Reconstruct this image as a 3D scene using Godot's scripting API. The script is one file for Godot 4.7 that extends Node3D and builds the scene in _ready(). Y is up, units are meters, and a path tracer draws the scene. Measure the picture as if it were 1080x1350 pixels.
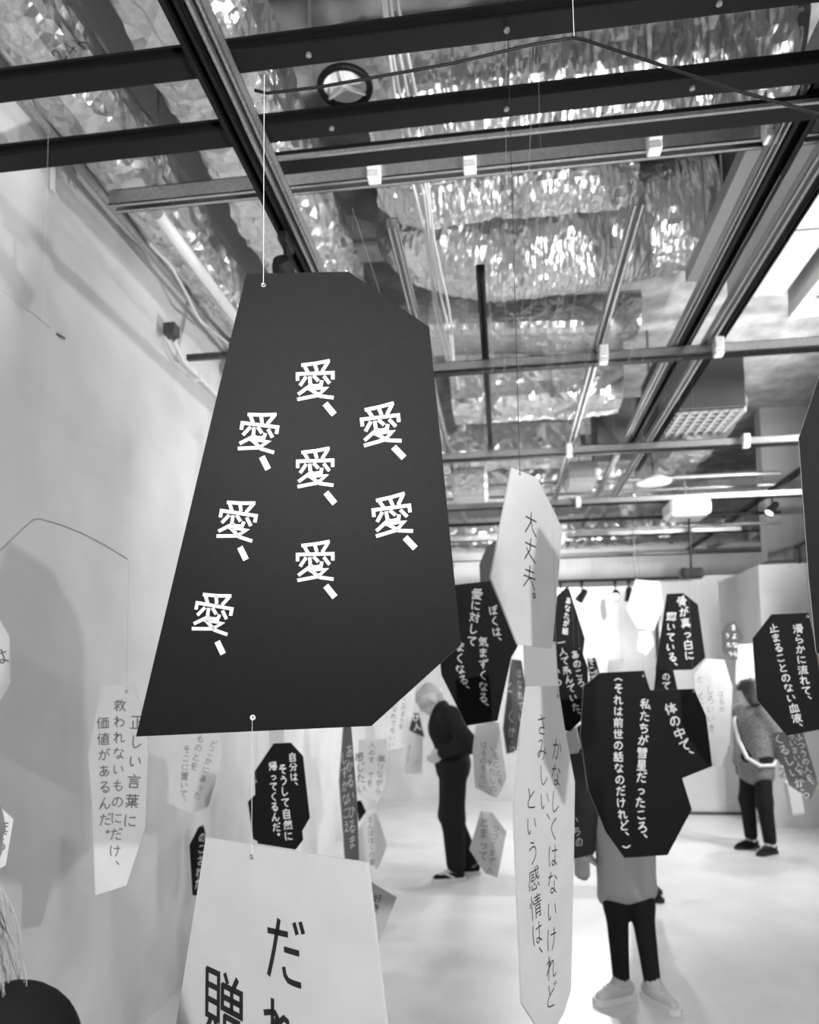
extends Node3D
# A gallery hung with lettered boards on strings, under an open ceiling of foil ducts and steel rails.
# Axes: x to the right, y up, the room runs away along -z. Pixels of the 1080 x 1350 photograph give directions only.

const FOCAL := 960.0
const EYE := Vector3(0, 1.62, 0)
const NEAR := 0.05
const GRID_Y := 3.5          # underside of the steel ceiling grid
const WALL_X := -1.75        # face of the left partition
var lens_basis := Basis()
var centre := Vector2(540, 675)
var M := {}
var taken := {}
var glyphs := {}
var third_z := 0.0
var rail_z := []             # where the cross rails of the grid stand

# ------------------------------------------------------------------ pixels to points
func ray(px: float, py: float) -> Vector3:
	return lens_basis * Vector3((px - centre.x) / FOCAL, -(py - centre.y) / FOCAL, -1.0)
func on_depth(px: float, py: float, d: float) -> Vector3:
	var r := ray(px, py)
	return EYE + r * (d / -r.z)
func on_height(px: float, py: float, y: float) -> Vector3:
	var r := ray(px, py)
	return EYE + r * ((y - EYE.y) / r.y)
func on_side(px: float, py: float, x: float) -> Vector3:
	var r := ray(px, py)
	return EYE + r * (x / r.x)
func on_plane(px: float, py: float, p: Vector3, n: Vector3) -> Vector3:
	var r := ray(px, py)
	return EYE + r * ((p - EYE).dot(n) / r.dot(n))
func pixels(s: String) -> PackedVector2Array:
	var out := PackedVector2Array()
	for w in s.split(" ", false):
		var c := w.split(",")
		out.append(Vector2(c[0].to_float(), c[1].to_float()))
	return out

# ------------------------------------------------------------------ mesh collector; tri() takes corners anticlockwise seen from outside
class Shape:
	var v := PackedVector3Array()
	var n := PackedVector3Array()
	var ix := PackedInt32Array()
	func tri(a: Vector3, b: Vector3, c: Vector3) -> void:
		var m := (b - a).cross(c - a).normalized()
		var k := v.size()
		v.append_array([a, c, b]); n.append_array([m, m, m]); ix.append_array([k, k + 1, k + 2])
	func quad(a: Vector3, b: Vector3, c: Vector3, d: Vector3) -> void:
		var m := (c - a).cross(d - b).normalized()
		var k := v.size()
		v.append_array([a, b, c, d]); n.append_array([m, m, m, m]); ix.append_array([k, k + 2, k + 1, k, k + 3, k + 2])
	func box(c: Vector3, s: Vector3, b := Basis(), bevel := 0.0) -> void:
		var h := s * 0.5
		var e := minf(bevel, minf(h.x, minf(h.y, h.z)) * 0.9)
		if e <= 0.0:
			for ax in 3:
				for sg in [-1.0, 1.0]:
					var nn := Vector3(); nn[ax] = sg * h[ax]
					var uu := Vector3(); uu[(ax + 1) % 3] = h[(ax + 1) % 3]
					var ww := Vector3(); ww[(ax + 2) % 3] = h[(ax + 2) % 3] * sg
					quad(c + b * (nn - uu - ww), c + b * (nn + uu - ww), c + b * (nn + uu + ww), c + b * (nn - uu + ww))
			return
		for ax in 3:
			var i := (ax + 1) % 3
			var j := (ax + 2) % 3
			for sg in [-1.0, 1.0]:
				var nn := Vector3(); nn[ax] = sg * h[ax]
				var uu := Vector3(); uu[i] = h[i] - e
				var ww := Vector3(); ww[j] = (h[j] - e) * sg
				quad(c + b * (nn - uu - ww), c + b * (nn + uu - ww), c + b * (nn + uu + ww), c + b * (nn - uu + ww))
				for sh in [-1.0, 1.0]:                       # chamfers between the faces ax and i
					var p := Vector3(); p[ax] = sg * h[ax]; p[i] = sh * (h[i] - e)
					var q := Vector3(); q[ax] = sg * (h[ax] - e); q[i] = sh * h[i]
					var t := Vector3(); t[j] = (h[j] - e) * sg * sh
					quad(c + b * (p - t), c + b * (q - t), c + b * (q + t), c + b * (p + t))
		for sx in [-1.0, 1.0]:
			for sy in [-1.0, 1.0]:
				for sz in [-1.0, 1.0]:
					var f := Vector3(sx, sy, sz)
					var a1 := Vector3(h.x, h.y - e, h.z - e) * f
					var a2 := Vector3(h.x - e, h.y, h.z - e) * f
					var a3 := Vector3(h.x - e, h.y - e, h.z) * f
					if sx * sy * sz > 0:
						tri(c + b * a1, c + b * a2, c + b * a3)
					else:
						tri(c + b * a1, c + b * a3, c + b * a2)
	func bar(a: Vector3, b: Vector3, w: float, h: float) -> void:
		var d := (b - a).normalized()
		var s := Vector3.UP.cross(d)
		s = Vector3.RIGHT if s.length() < 0.01 else s.normalized()
		box((a + b) * 0.5, Vector3(w, h, a.distance_to(b)), Basis(s, d.cross(s), d))
	func tube(p: PackedVector3Array, r0: float, sides := 8, r1 := -1.0, capped := true) -> void:
		var rows := []
		var up := Vector3.UP
		for i in p.size():
			var d := (p[mini(i + 1, p.size() - 1)] - p[maxi(i - 1, 0)]).normalized()
			if absf(d.dot(up)) > 0.95:
				up = Vector3.RIGHT if absf(d.x) < 0.9 else Vector3.BACK
			var s := up.cross(d).normalized()
			var t := d.cross(s)
			up = t
			var r := r0 if r1 < 0 else lerpf(r0, r1, i / float(p.size() - 1))
			var row := PackedInt32Array()
			for k in sides:
				var o := s * cos(TAU * k / sides) + t * sin(TAU * k / sides)
				row.append(v.size()); v.append(p[i] + o * r); n.append(o)
			rows.append(row)
		for i in p.size() - 1:
			for k in sides:
				var a: int = rows[i][k]; var b: int = rows[i][(k + 1) % sides]
				var c: int = rows[i + 1][(k + 1) % sides]; var e: int = rows[i + 1][k]
				ix.append_array([a, c, b, a, e, c])
		if capped:
			for k in range(1, sides - 1):
				tri(v[rows[0][0]], v[rows[0][k + 1]], v[rows[0][k]])
				var q: PackedInt32Array = rows[-1]
				tri(v[q[0]], v[q[k]], v[q[k + 1]])
	func ring(c: Vector3, b: Basis, R: float, r: float, big := 24, small := 8) -> void:   # torus about b.y
		var k0 := v.size()
		for i in big:
			for j in small:
				var o := b.x * cos(TAU * i / big) + b.z * sin(TAU * i / big)
				var q := o * cos(TAU * j / small) + b.y * sin(TAU * j / small)
				v.append(c + o * R + q * r); n.append(q)
		for i in big:
			for j in small:
				var a := k0 + i * small + j
				var e := k0 + i * small + (j + 1) % small
				var f := k0 + ((i + 1) % big) * small + (j + 1) % small
				var g := k0 + ((i + 1) % big) * small + j
				ix.append_array([a, f, e, a, g, f])
	func lathe(c: Vector3, b: Basis, prof: PackedVector2Array, sides := 20) -> void:       # profile (radius, along b.y)
		for i in prof.size() - 1:
			for k in sides:
				var o := b.x * cos(TAU * k / sides) + b.z * sin(TAU * k / sides)
				var q := b.x * cos(TAU * (k + 1) / sides) + b.z * sin(TAU * (k + 1) / sides)
				var A := c + o * prof[i].x + b.y * prof[i].y; var B := c + q * prof[i].x + b.y * prof[i].y
				var C := c + q * prof[i + 1].x + b.y * prof[i + 1].y; var D := c + o * prof[i + 1].x + b.y * prof[i + 1].y
				if prof[i].x < 1e-5: tri(A, D, C)
				elif prof[i + 1].x < 1e-5: tri(A, D, B)
				else: quad(A, D, C, B)
	func mesh() -> ArrayMesh:
		var a := []
		a.resize(Mesh.ARRAY_MAX)
		a[Mesh.ARRAY_VERTEX] = v; a[Mesh.ARRAY_NORMAL] = n; a[Mesh.ARRAY_INDEX] = ix
		var m := ArrayMesh.new()
		m.add_surface_from_arrays(Mesh.PRIMITIVE_TRIANGLES, a)
		return m

# ------------------------------------------------------------------ objects
func numbered(called: String) -> String:
	var k: int = taken.get(called, -1) + 1
	taken[called] = k
	return called if k == 0 else "%s_%03d" % [called, k]
func tag(o: Node3D, label: String, category: String, group := "") -> Node3D:
	o.set_meta("label", label); o.set_meta("category", category)
	if group: o.set_meta("group", group)
	return o
func thing(called: String, label: String, category: String, at := Vector3.ZERO, b := Basis(), group := "") -> Node3D:
	var o := Node3D.new()
	o.name = numbered(called)
	add_child(o)
	o.transform = Transform3D(b, at)
	return tag(o, label, category, group)
func part(called: String, s: Shape, m: Material, parent: Node3D) -> MeshInstance3D:
	var o := MeshInstance3D.new()
	o.name = called
	o.mesh = s.mesh()
	o.mesh.surface_set_material(0, m)
	parent.add_child(o, true)
	return o
func solo(called: String, s: Shape, m: Material, label: String, category: String, group := "") -> MeshInstance3D:
	var o := part(numbered(called), s, m, self)
	tag(o, label, category, group)
	return o
func struct(called: String, s: Shape, m: Material) -> MeshInstance3D:
	var o := part(called, s, m, self)
	o.set_meta("kind", "structure")
	return o

# ------------------------------------------------------------------ materials (the photograph is black and white)
func grey(l: float, rough := 0.7, metal := 0.0) -> StandardMaterial3D:
	var m := StandardMaterial3D.new()
	m.albedo_color = Color(l, l, l).linear_to_srgb()
	m.roughness = rough
	m.metallic = metal
	return m
func noise_tex(freq: float, lo: float, hi: float, sd: int, kind := FastNoiseLite.TYPE_SIMPLEX_SMOOTH, size := 512) -> NoiseTexture2D:
	var f := FastNoiseLite.new()
	f.seed = sd; f.frequency = freq; f.noise_type = kind; f.fractal_octaves = 4
	var g := Gradient.new()
	g.set_color(0, Color(lo, lo, lo)); g.set_color(1, Color(hi, hi, hi))
	var t := NoiseTexture2D.new()
	t.width = size; t.height = size; t.seamless = true; t.noise = f; t.color_ramp = g
	return t
func tex_over(m: StandardMaterial3D, t: Texture2D, scale: float, bump := 0.0, bump_t: Texture2D = null) -> StandardMaterial3D:
	m.uv1_triplanar = true; m.uv1_world_triplanar = true
	m.uv1_scale = Vector3.ONE * scale
	m.albedo_texture = t
	if bump > 0.0:
		m.heightmap_enabled = true
		m.heightmap_texture = bump_t if bump_t else t
		m.heightmap_scale = bump
	return m
func make_materials() -> void:
	var soft := noise_tex(0.008, 0.94, 1.0, 3)
	var fine := noise_tex(0.05, 0.8, 1.0, 5)
	M.wall = tex_over(grey(0.66, 0.85), soft, 0.5, 0.05, fine)
	M.floor = tex_over(grey(0.66, 0.32), noise_tex(0.012, 0.93, 1.0, 8), 0.35)
	M.slab = tex_over(grey(0.38, 0.9), noise_tex(0.01, 0.7, 1.0, 9), 0.6)
	var crease := noise_tex(0.02, 0.0, 1.0, 11, FastNoiseLite.TYPE_CELLULAR)
	M.foil = grey(0.95, 0.32, 1.0)
	M.foil.metallic = 1.0
	tex_over(M.foil, noise_tex(0.02, 0.86, 1.0, 12), 2.2, 0.45, crease)
	M.foil_worn = grey(0.8, 0.42, 1.0)
	tex_over(M.foil_worn, noise_tex(0.02, 0.84, 1.0, 13), 2.2, 0.7, crease)
	M.steel = tex_over(grey(0.62, 0.36, 0.9), noise_tex(0.03, 0.85, 1.0, 15), 3.0)
	M.zinc = tex_over(grey(0.50, 0.45, 0.75), noise_tex(0.03, 0.75, 1.0, 16), 4.0)
	M.black_metal = grey(0.007, 0.5)
	M.black_plastic = grey(0.016, 0.55)
	M.white_plastic = grey(0.78, 0.5)
	M.white_paint = grey(0.72, 0.6)
	M.grey_paint = grey(0.36, 0.6)
	M.dark_paint = grey(0.06, 0.6)
	M.cable = grey(0.62, 0.5)
	M.board_black = tex_over(grey(0.009, 0.52), noise_tex(0.02, 0.85, 1.0, 18), 3.0)
	M.board_dark = grey(0.055, 0.55)
	M.board_grey = grey(0.17, 0.6)
	M.board_pale = grey(0.66, 0.7)
	M.board_white = tex_over(grey(0.80, 0.7), soft, 1.5)
	M.core = grey(0.62, 0.8)
	M.ink_white = grey(0.86, 0.7)
	M.ink_black = grey(0.014, 0.6)
	M.ink_grey = grey(0.16, 0.6)
	M.string_white = grey(0.75, 0.4)
	M.string_grey = grey(0.3, 0.5)
	M.string_black = grey(0.02, 0.5)
	M.skin = grey(0.45, 0.55)
	M.cloth_black = grey(0.013, 0.9)
	M.cloth_dark = grey(0.03, 0.9)
	M.cloth_grey = tex_over(grey(0.45, 0.95), noise_tex(0.06, 0.8, 1.0, 20), 6.0)
	M.cloth_white = grey(0.68, 0.9)
	M.hair_black = grey(0.014, 0.5)
	M.hair_pale = grey(0.36, 0.5)
	M.rubber_white = grey(0.66, 0.6)
	M.shoe_white = tex_over(grey(0.66, 0.55), noise_tex(0.05, 0.75, 1.0, 21), 8.0)
	for k in ["black_metal", "black_plastic", "board_black", "board_dark", "cloth_black", "cloth_dark"]: M[k].metallic_specular = 0.28
	var lamp := grey(0.9, 0.4)
	lamp.emission_enabled = true; lamp.emission = Color.WHITE; lamp.emission_energy_multiplier = 6.0
	M.lamp = lamp
	var tw := Image.create(64, 64, false, Image.FORMAT_RGB8)      # mottled weave of the patterned jacket
	var rng := RandomNumberGenerator.new()
	rng.seed = 31
	var patch := FastNoiseLite.new()
	patch.seed = 6; patch.frequency = 0.09
	for y in 64:
		for x in 64:
			var c := 0.13 + 0.10 * patch.get_noise_2d(x, y)
			if (x / 4 + y / 4) % 3 == 0: c += 0.07
			c += rng.randf_range(-0.03, 0.05)
			tw.set_pixel(x, y, Color(c, c, c).linear_to_srgb())
	M.plaid = tex_over(grey(1.0, 0.95), ImageTexture.create_from_image(tw), 5.0)

# ------------------------------------------------------------------ the scene
func _ready() -> void:
	camera_and_light()
	make_materials()
	make_glyphs()
	room()
	ceiling_ducts()
	ceiling_rails()
	ceiling_fittings()
	lamps()
	mobiles()
	boards()
	people()

func camera_and_light() -> void:
	lens_basis = Basis(Vector3.UP, atan(122.0 / FOCAL)) * Basis(Vector3.RIGHT, deg_to_rad(5.0)) * Basis(Vector3.BACK, -0.014)
	var ahead := lens_basis.inverse() * Vector3.FORWARD          # the room's direction vanishes at pixel (665, 895)
	centre = Vector2(665.0 - FOCAL * ahead.x / -ahead.z, 895.0 + FOCAL * ahead.y / -ahead.z)
	var look := CameraAttributesPhysical.new()
	look.frustum_focal_length = 26.0
	look.frustum_focus_distance = 1.3
	look.exposure_aperture = 4.2
	look.frustum_near = NEAR
	look.frustum_far = 100.0
	var cam := Camera3D.new()
	cam.name = "camera"
	cam.attributes = look
	cam.set_frustum(1350.0 / FOCAL * NEAR, Vector2((540.0 - centre.x) / FOCAL, (centre.y - 675.0) / FOCAL) * NEAR, NEAR, 100.0)
	cam.transform = Transform3D(lens_basis, EYE)
	add_child(cam)
	cam.current = true
	var env := Environment.new()
	env.background_mode = Environment.BG_COLOR
	env.background_color = Color.BLACK
	env.tonemap_mode = Environment.TONE_MAPPER_LINEAR
	env.tonemap_exposure = 0.47
	env.sdfgi_enabled = true; env.ssao_enabled = true; env.ssil_enabled = true
	var we := WorldEnvironment.new()
	we.name = "environment"
	we.environment = env
	add_child(we)

# ------------------------------------------------------------------ room shell
func span(x0: float, x1: float, y0: float, y1: float, z0: float, z1: float) -> Shape:
	var s := Shape.new()
	s.box(Vector3((x0 + x1) / 2, (y0 + y1) / 2, (z0 + z1) / 2), Vector3(absf(x1 - x0), absf(y1 - y0), absf(z1 - z0)))
	return s
func room() -> void:
	struct("floor", span(-2.2, 6.2, -0.2, 0, 3.2, -12.7), M.floor)
	struct("ceiling", span(-2.2, 6.2, 4.9, 5.1, 3.2, -12.7), M.slab)
	struct("wall_left", span(-2.2, WALL_X - 0.03, 0, 4.9, 3.2, -12.7), M.wall)
	var low := on_side(80, 443, WALL_X).y
	struct("trim_1", span(WALL_X - 0.03, WALL_X, 0, low, 3.0, -10.0), M.wall)                # lower partition
	var block := on_side(70, 300, WALL_X).z
	struct("trim_2", span(WALL_X - 0.03, WALL_X + 0.005, low, 4.9, 3.0, block), M.wall)      # upper lining, near end
	struct("wall_right", span(6.0, 6.2, 0, 4.9, 3.2, -12.7), M.wall)
	struct("wall_back", span(-2.2, 6.2, 0, 4.9, -12.5, -12.7), M.wall)
	struct("wall_front", span(-2.2, 6.2, 0, 4.9, 3.0, 3.2), M.wall)
	struct("trim_3", span(WALL_X, 2.0, 0, 2.84, -10.0, -10.12), M.wall)                      # end partition
	struct("trim_4", span(1.9, 2.86, 0, 2.83, -9.1, -9.22), M.wall)
	struct("trim_5", span(2.8, 6.0, 0, 2.83, -8.35, -8.47), M.wall)
	struct("trim_6", span(2.8, 2.9, 0, 2.83, -8.47, -9.1), M.wall)
	struct("baseboard_back", span(1.95, 2.79, 0.0, 0.03, -9.07, -9.1), M.dark_paint)
	var up_l := span(3.2, 4.2, 3.0, 4.9, -9.2, -9.4)
	struct("trim_7", up_l, M.grey_paint)                                                     # grey wall panel over the far partition

# ------------------------------------------------------------------ foil ducts
func foil(path: PackedVector3Array, rx: float, ry: float, power: float, step: float, around: int, crumple: float, rib: float, sd: int) -> Shape:
	var s := Shape.new()
	var f := FastNoiseLite.new()
	f.seed = sd; f.frequency = 7.0; f.fractal_octaves = 3; f.fractal_type = FastNoiseLite.FRACTAL_RIDGED
	var g := FastNoiseLite.new()
	g.seed = sd + 9; g.frequency = 2.2
	var pleat := FastNoiseLite.new()                   # irregular pleats that run around the hose
	pleat.seed = sd + 5; pleat.frequency = 1.0; pleat.fractal_octaves = 2
	var c := Curve3D.new()
	for i in path.size():
		var t := (path[mini(i + 1, path.size() - 1)] - path[maxi(i - 1, 0)]) * 0.17
		c.add_point(path[i], -t, t)
	var total := c.get_baked_length()
	var rows := maxi(int(total / step), 4)
	var grid := []
	for i in rows + 1:
		var at := total * i / rows
		var p := c.sample_baked(at, true)
		var d := (c.sample_baked(minf(at + 0.03, total), true) - c.sample_baked(maxf(at - 0.03, 0.0), true)).normalized()
		var side := Vector3.UP.cross(d).normalized()
		var up := d.cross(side)
		var row := PackedVector3Array()
		for k in around:
			var a := TAU * k / around
			var q := pow(pow(absf(cos(a)), power) + pow(absf(sin(a)), power), -1.0 / power)
			var o := side * cos(a) * rx * q + up * sin(a) * ry * q
			var w := p + o
			var push := f.get_noise_3dv(w) * crumple + g.get_noise_3dv(w) * crumple * 1.6
			if rib > 0.0:
				push += rib * (1.6 * pleat.get_noise_3d(at * 34.0, cos(a) * 1.7, sin(a) * 1.7) + 0.9 * pleat.get_noise_3d(at * 70.0, cos(a) * 4.0 + 9.0, sin(a) * 4.0))
			row.append(w + o.normalized() * push)
		grid.append(row)
	for i in rows:
		for k in around:
			var a2: Vector3 = grid[i][k]; var b2: Vector3 = grid[i][(k + 1) % around]
			var c2: Vector3 = grid[i + 1][(k + 1) % around]; var d2: Vector3 = grid[i + 1][k]
			if (i + k) % 2:
				s.tri(a2, b2, c2); s.tri(a2, c2, d2)
			else:
				s.tri(a2, b2, d2); s.tri(b2, c2, d2)
	for e in [0, rows]:
		var mid := Vector3.ZERO
		for k in around: mid += grid[e][k]
		mid /= around
		for k in around:
			if e == 0: s.tri(mid, grid[e][(k + 1) % around], grid[e][k])
			else: s.tri(mid, grid[e][k], grid[e][(k + 1) % around])
	return s
func band(at: Vector3, along: Vector3, rx: float, ry: float) -> Shape:    # strap around a duct
	var s := Shape.new()
	var side := Vector3.UP.cross(along).normalized()
	var up := along.cross(side)
	for k in 28:
		var a := TAU * k / 28; var b := TAU * (k + 1) / 28
		var o := at + side * cos(a) * rx + up * sin(a) * ry; var q := at + side * cos(b) * rx + up * sin(b) * ry
		s.quad(o - along * 0.025, q - along * 0.025, q + along * 0.025, o + along * 0.025)
		s.quad(o + along * 0.025, q + along * 0.025, q - along * 0.025 , o - along * 0.025)
	return s
func ceiling_ducts() -> void:
	var P := func(a): return PackedVector3Array(a)
	var t := thing("foil_duct", "foil wrapped duct marked 24K, running along the left wall", "duct", Vector3(-1.585, 3.94, 0.6), Basis(), "foil ducts")
	part("wrap", foil(P.call([Vector3(0, 0, 0), Vector3(0, 0, -4), Vector3(0, 0, -10)]), 0.135, 0.17, 2.6, 0.03, 40, 0.016, 0.0, 1), M.foil, t)
	for i in 3:
		var mark := Shape.new()
		var c := on_height(78 + i * 14, 68 - i * 9, 3.752)
		stroke_glyph(mark, "24K"[i], Vector2.ZERO, Vector2(1, 0), Vector2(0, 1), 0.05, 0.0065, func(p2): return c - t.position + Vector3(p2.x * 0.82 + p2.y * 0.45, -0.014, p2.x * 0.57 - p2.y * 0.85))
		part("character", mark, M.ink_grey, t)
	t = thing("foil_duct", "wide flat duct in crumpled foil, beside the duct marked 24K", "duct", Vector3(-1.095, 4.17, 0.6), Basis(), "foil ducts")
	part("wrap", foil(P.call([Vector3(0, 0, 0), Vector3(0, 0, -4), Vector3(0, 0, -10)]), 0.225, 0.225, 5.0, 0.034, 56, 0.026, 0.0, 2), M.foil, t)
	# near flexible duct between the two black beams
	var z := 3.05
	var a := on_depth(520, 150, z); var b := on_depth(1020, 60, z)
	t = thing("flexible_duct", "thick silver flexible duct above the two black beams", "duct", a, Basis(), "flexible foil ducts")
	part("hose", foil(P.call([Vector3(-0.0, 0.02, -0.02), Vector3(0.1, 0, 0), (b - a) * 0.5 + Vector3(0, -0.02, 0), b - a]), 0.30, 0.27, 2.0, 0.014, 60, 0.014, 0.0045, 3), M.foil, t)
	part("strap", band(b - a, (b - a).normalized(), 0.31, 0.28), M.zinc, t)
	# higher flexible duct partly hidden behind the steel rail
	z = 3.76
	a = on_depth(530, 256, z); b = on_depth(835, 225, z)
	t = thing("flexible_duct", "slim crumpled silver duct over the thick ribbed duct", "duct", a, Basis(), "flexible foil ducts")
	part("hose", foil(P.call([Vector3(-0.05, 0.1, 0), Vector3(0.1, 0, 0), (b - a) * 0.5, b - a]), 0.17, 0.15, 2.2, 0.014, 36, 0.018, 0.006, 4), M.foil_worn, t)
	for k in 2:
		var rod := Shape.new()
		var rp := (b - a) * (0.25 + 0.5 * k)
		rod.tube(PackedVector3Array([rp + Vector3(0, 0.1, 0), Vector3(rp.x, 4.9 - a.y, rp.z)]), 0.005, 6)
		part("hanger_rod", rod, M.zinc, t)
	# the big ribbed duct in the middle
	z = 4.45
	a = on_depth(530, 322, z); b = on_depth(905, 282, z)
	var mid := on_depth(690, 322, z)
	t = thing("flexible_duct", "big ribbed silver duct with a bent end, ending in a dark box", "duct", a, Basis(), "flexible foil ducts")
	part("hose", foil(P.call([Vector3(0.2, 0.40, -0.30), Vector3(0.16, 0.16, -0.08), Vector3(0.3, 0.01, 0), mid - a, b - a, b - a + Vector3(0.1, 0.02, 0)]), 0.33, 0.315, 2.0, 0.011, 64, 0.012, 0.0055, 5), M.foil, t)
	part("strap", band(b - a + Vector3(0.06, 0.01, 0), Vector3(1, 0.05, 0).normalized(), 0.34, 0.33), M.foil_worn, t)
	var plenum := Shape.new()
	plenum.box(Vector3.ZERO, Vector3(0.46, 0.6, 0.4), Basis(), 0.01)
	t = thing("plenum_box", "dark sheet metal box at the end of the ribbed duct", "air box", b + Vector3(0.42, 0.06, -0.1))
	part("body", plenum, M.dark_paint, t)
	var fl := Shape.new()
	fl.box(Vector3(0, -0.28, 0.21), Vector3(0.46, 0.04, 0.02))
	part("flange", fl, M.zinc, t)
	# foil box between the fourth and fifth rails
	z = 5.72
	a = on_depth(598, 524, z); b = on_depth(815, 510, z)
	t = thing("foil_duct", "short boxy duct in bright foil between two cross rails", "duct", a, Basis(), "foil ducts")
	part("wrap", foil(P.call([Vector3.ZERO, (b - a) * 0.5, b - a]), 0.27, 0.17, 4.0, 0.035, 40, 0.02, 0.0, 6), M.foil, t)
	z = 5.3
	a = on_depth(570, 432, z); b = on_depth(838, 425, z)
	t = thing("foil_duct", "flat grey foil duct just under the big ribbed duct", "duct", a, Basis(), "foil ducts")
	part("wrap", foil(P.call([Vector3.ZERO, (b - a) * 0.5, b - a]), 0.24, 0.14, 5.0, 0.04, 32, 0.012, 0.0, 7), M.foil_worn, t)
	var far := [[7.85, 4.15, 0.26, -0.7, 1.5, "first far foil duct crossing beyond the round dish lamp"], [8.55, 3.95, 0.26, -0.7, 1.5, "foil duct crossing the room above the far hanging boards"], [12.05, 4.0, 0.3, -1.6, 4.0, "last foil duct crossing over the end wall track"]]
	for q in far:
		t = thing("foil_duct", q[5], "duct", Vector3(q[3], q[1], -q[0]), Basis(), "foil ducts")
		part("wrap", foil(P.call([Vector3.ZERO, Vector3((q[4] - q[3]) / 2, 0, 0), Vector3(q[4] - q[3], 0, 0)]), q[2], q[2] * 0.85, 3.0, 0.05, 28, 0.025, 0.0, int(q[0] * 10)), M.foil, t)
		for k in 2:
			var rod := Shape.new()
			var rx: float = (q[4] - q[3]) * (0.12 + 0.76 * k)
			rod.tube(PackedVector3Array([Vector3(rx, q[2] * 0.6, 0), Vector3(rx, 4.9 - q[1], 0)]), 0.006, 6)
			part("hanger_rod", rod, M.zinc, t)
	t = thing("foil_duct", "foil duct running away on the right past the white box", "duct", Vector3(1.95, 4.05, -6.6), Basis(), "foil ducts")
	part("wrap", foil(P.call([Vector3.ZERO, Vector3(0, 0, -2), Vector3(0.0, 0, -4.0)]), 0.23, 0.2, 3.0, 0.05, 28, 0.025, 0.0, 17), M.foil, t)

# ------------------------------------------------------------------ rails and beams
func channel(a: Vector3, b: Vector3, w: float, h: float) -> Shape:       # steel channel, slot facing down
	var s := Shape.new()
	var d := (b - a).normalized()
	var x := Vector3.UP.cross(d).normalized()
	var y := d.cross(x)
	var t := 0.004
	s.bar(a + y * (h / 2 - t / 2), b + y * (h / 2 - t / 2), w, t)
	for k in [-1.0, 1.0]:
		s.bar(a + x * k * (w / 2 - t / 2), b + x * k * (w / 2 - t / 2), t, h)
		s.bar(a + x * k * (w / 2 - w * 0.14) - y * (h / 2 - t / 2), b + x * k * (w / 2 - w * 0.14) - y * (h / 2 - t / 2), w * 0.28, t)
	return s
func rail(called: String, label: String, group: String, a: Vector3, b: Vector3, w: float, h: float, m: Material, rods: Array) -> Node3D:
	var mid := (a + b) * 0.5
	var t := thing(called, label, "rail", mid, Basis(), group)
	part("channel", channel(a - mid, b - mid, w, h), m, t)
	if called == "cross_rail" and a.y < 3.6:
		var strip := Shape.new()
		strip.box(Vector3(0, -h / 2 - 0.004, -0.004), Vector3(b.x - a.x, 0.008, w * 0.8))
		part("slot_shade", strip, M.black_metal, t)  # black strip stands in for the shade inside the open slot
	for k in rods:
		var p: Vector3 = Vector3(k, a.y, a.z) - mid
		var s := Shape.new()
		s.tube(PackedVector3Array([p + Vector3(0, h / 2, 0), Vector3(p.x, 4.9 - mid.y, p.z)]), 0.005, 6)
		part("hanger_rod", s, M.zinc, t)
		var nut := Shape.new()
		nut.box(p + Vector3(0, h / 2 + 0.012, 0), Vector3(0.03, 0.02, 0.03))
		part("nut", nut, M.zinc, t)
	return t
func cross(py: float, y: float, x0: float, x1: float, w: float, h: float, m: Material, called: String, label: String, group: String, rods: Array) -> Node3D:
	var p := on_height(665, py, y)
	if y == GRID_Y: rail_z.append(p.z)
	return rail(called, label, group, Vector3(x0, y + h / 2, p.z), Vector3(x1, y + h / 2, p.z), w, h, m, rods)
func deep(px: float, py: float, y: float, z0: float, z1: float, w: float, h: float, m: Material, called: String, label: String, group: String, rods: Array) -> Node3D:
	var p := on_height(px, py, y)
	return rail(called, label, group, Vector3(p.x, y + h / 2, -z0), Vector3(p.x, y + h / 2, -z1), w, h, m, rods)
func clamp_at(p: Vector3) -> void:
	var t := thing("rail_clamp", "small white clamp gripping a steel ceiling rail", "clamp", p, Basis(), "white rail clamps")
	var s := Shape.new()
	s.box(Vector3.ZERO, Vector3(0.05, 0.075, 0.07), Basis(), 0.004)
	part("body", s, M.white_plastic, t)
	s = Shape.new()
	s.box(Vector3(0, -0.055, 0.0), Vector3(0.05, 0.03, 0.05), Basis(), 0.004)
	part("foot", s, M.white_plastic, t)
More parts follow.
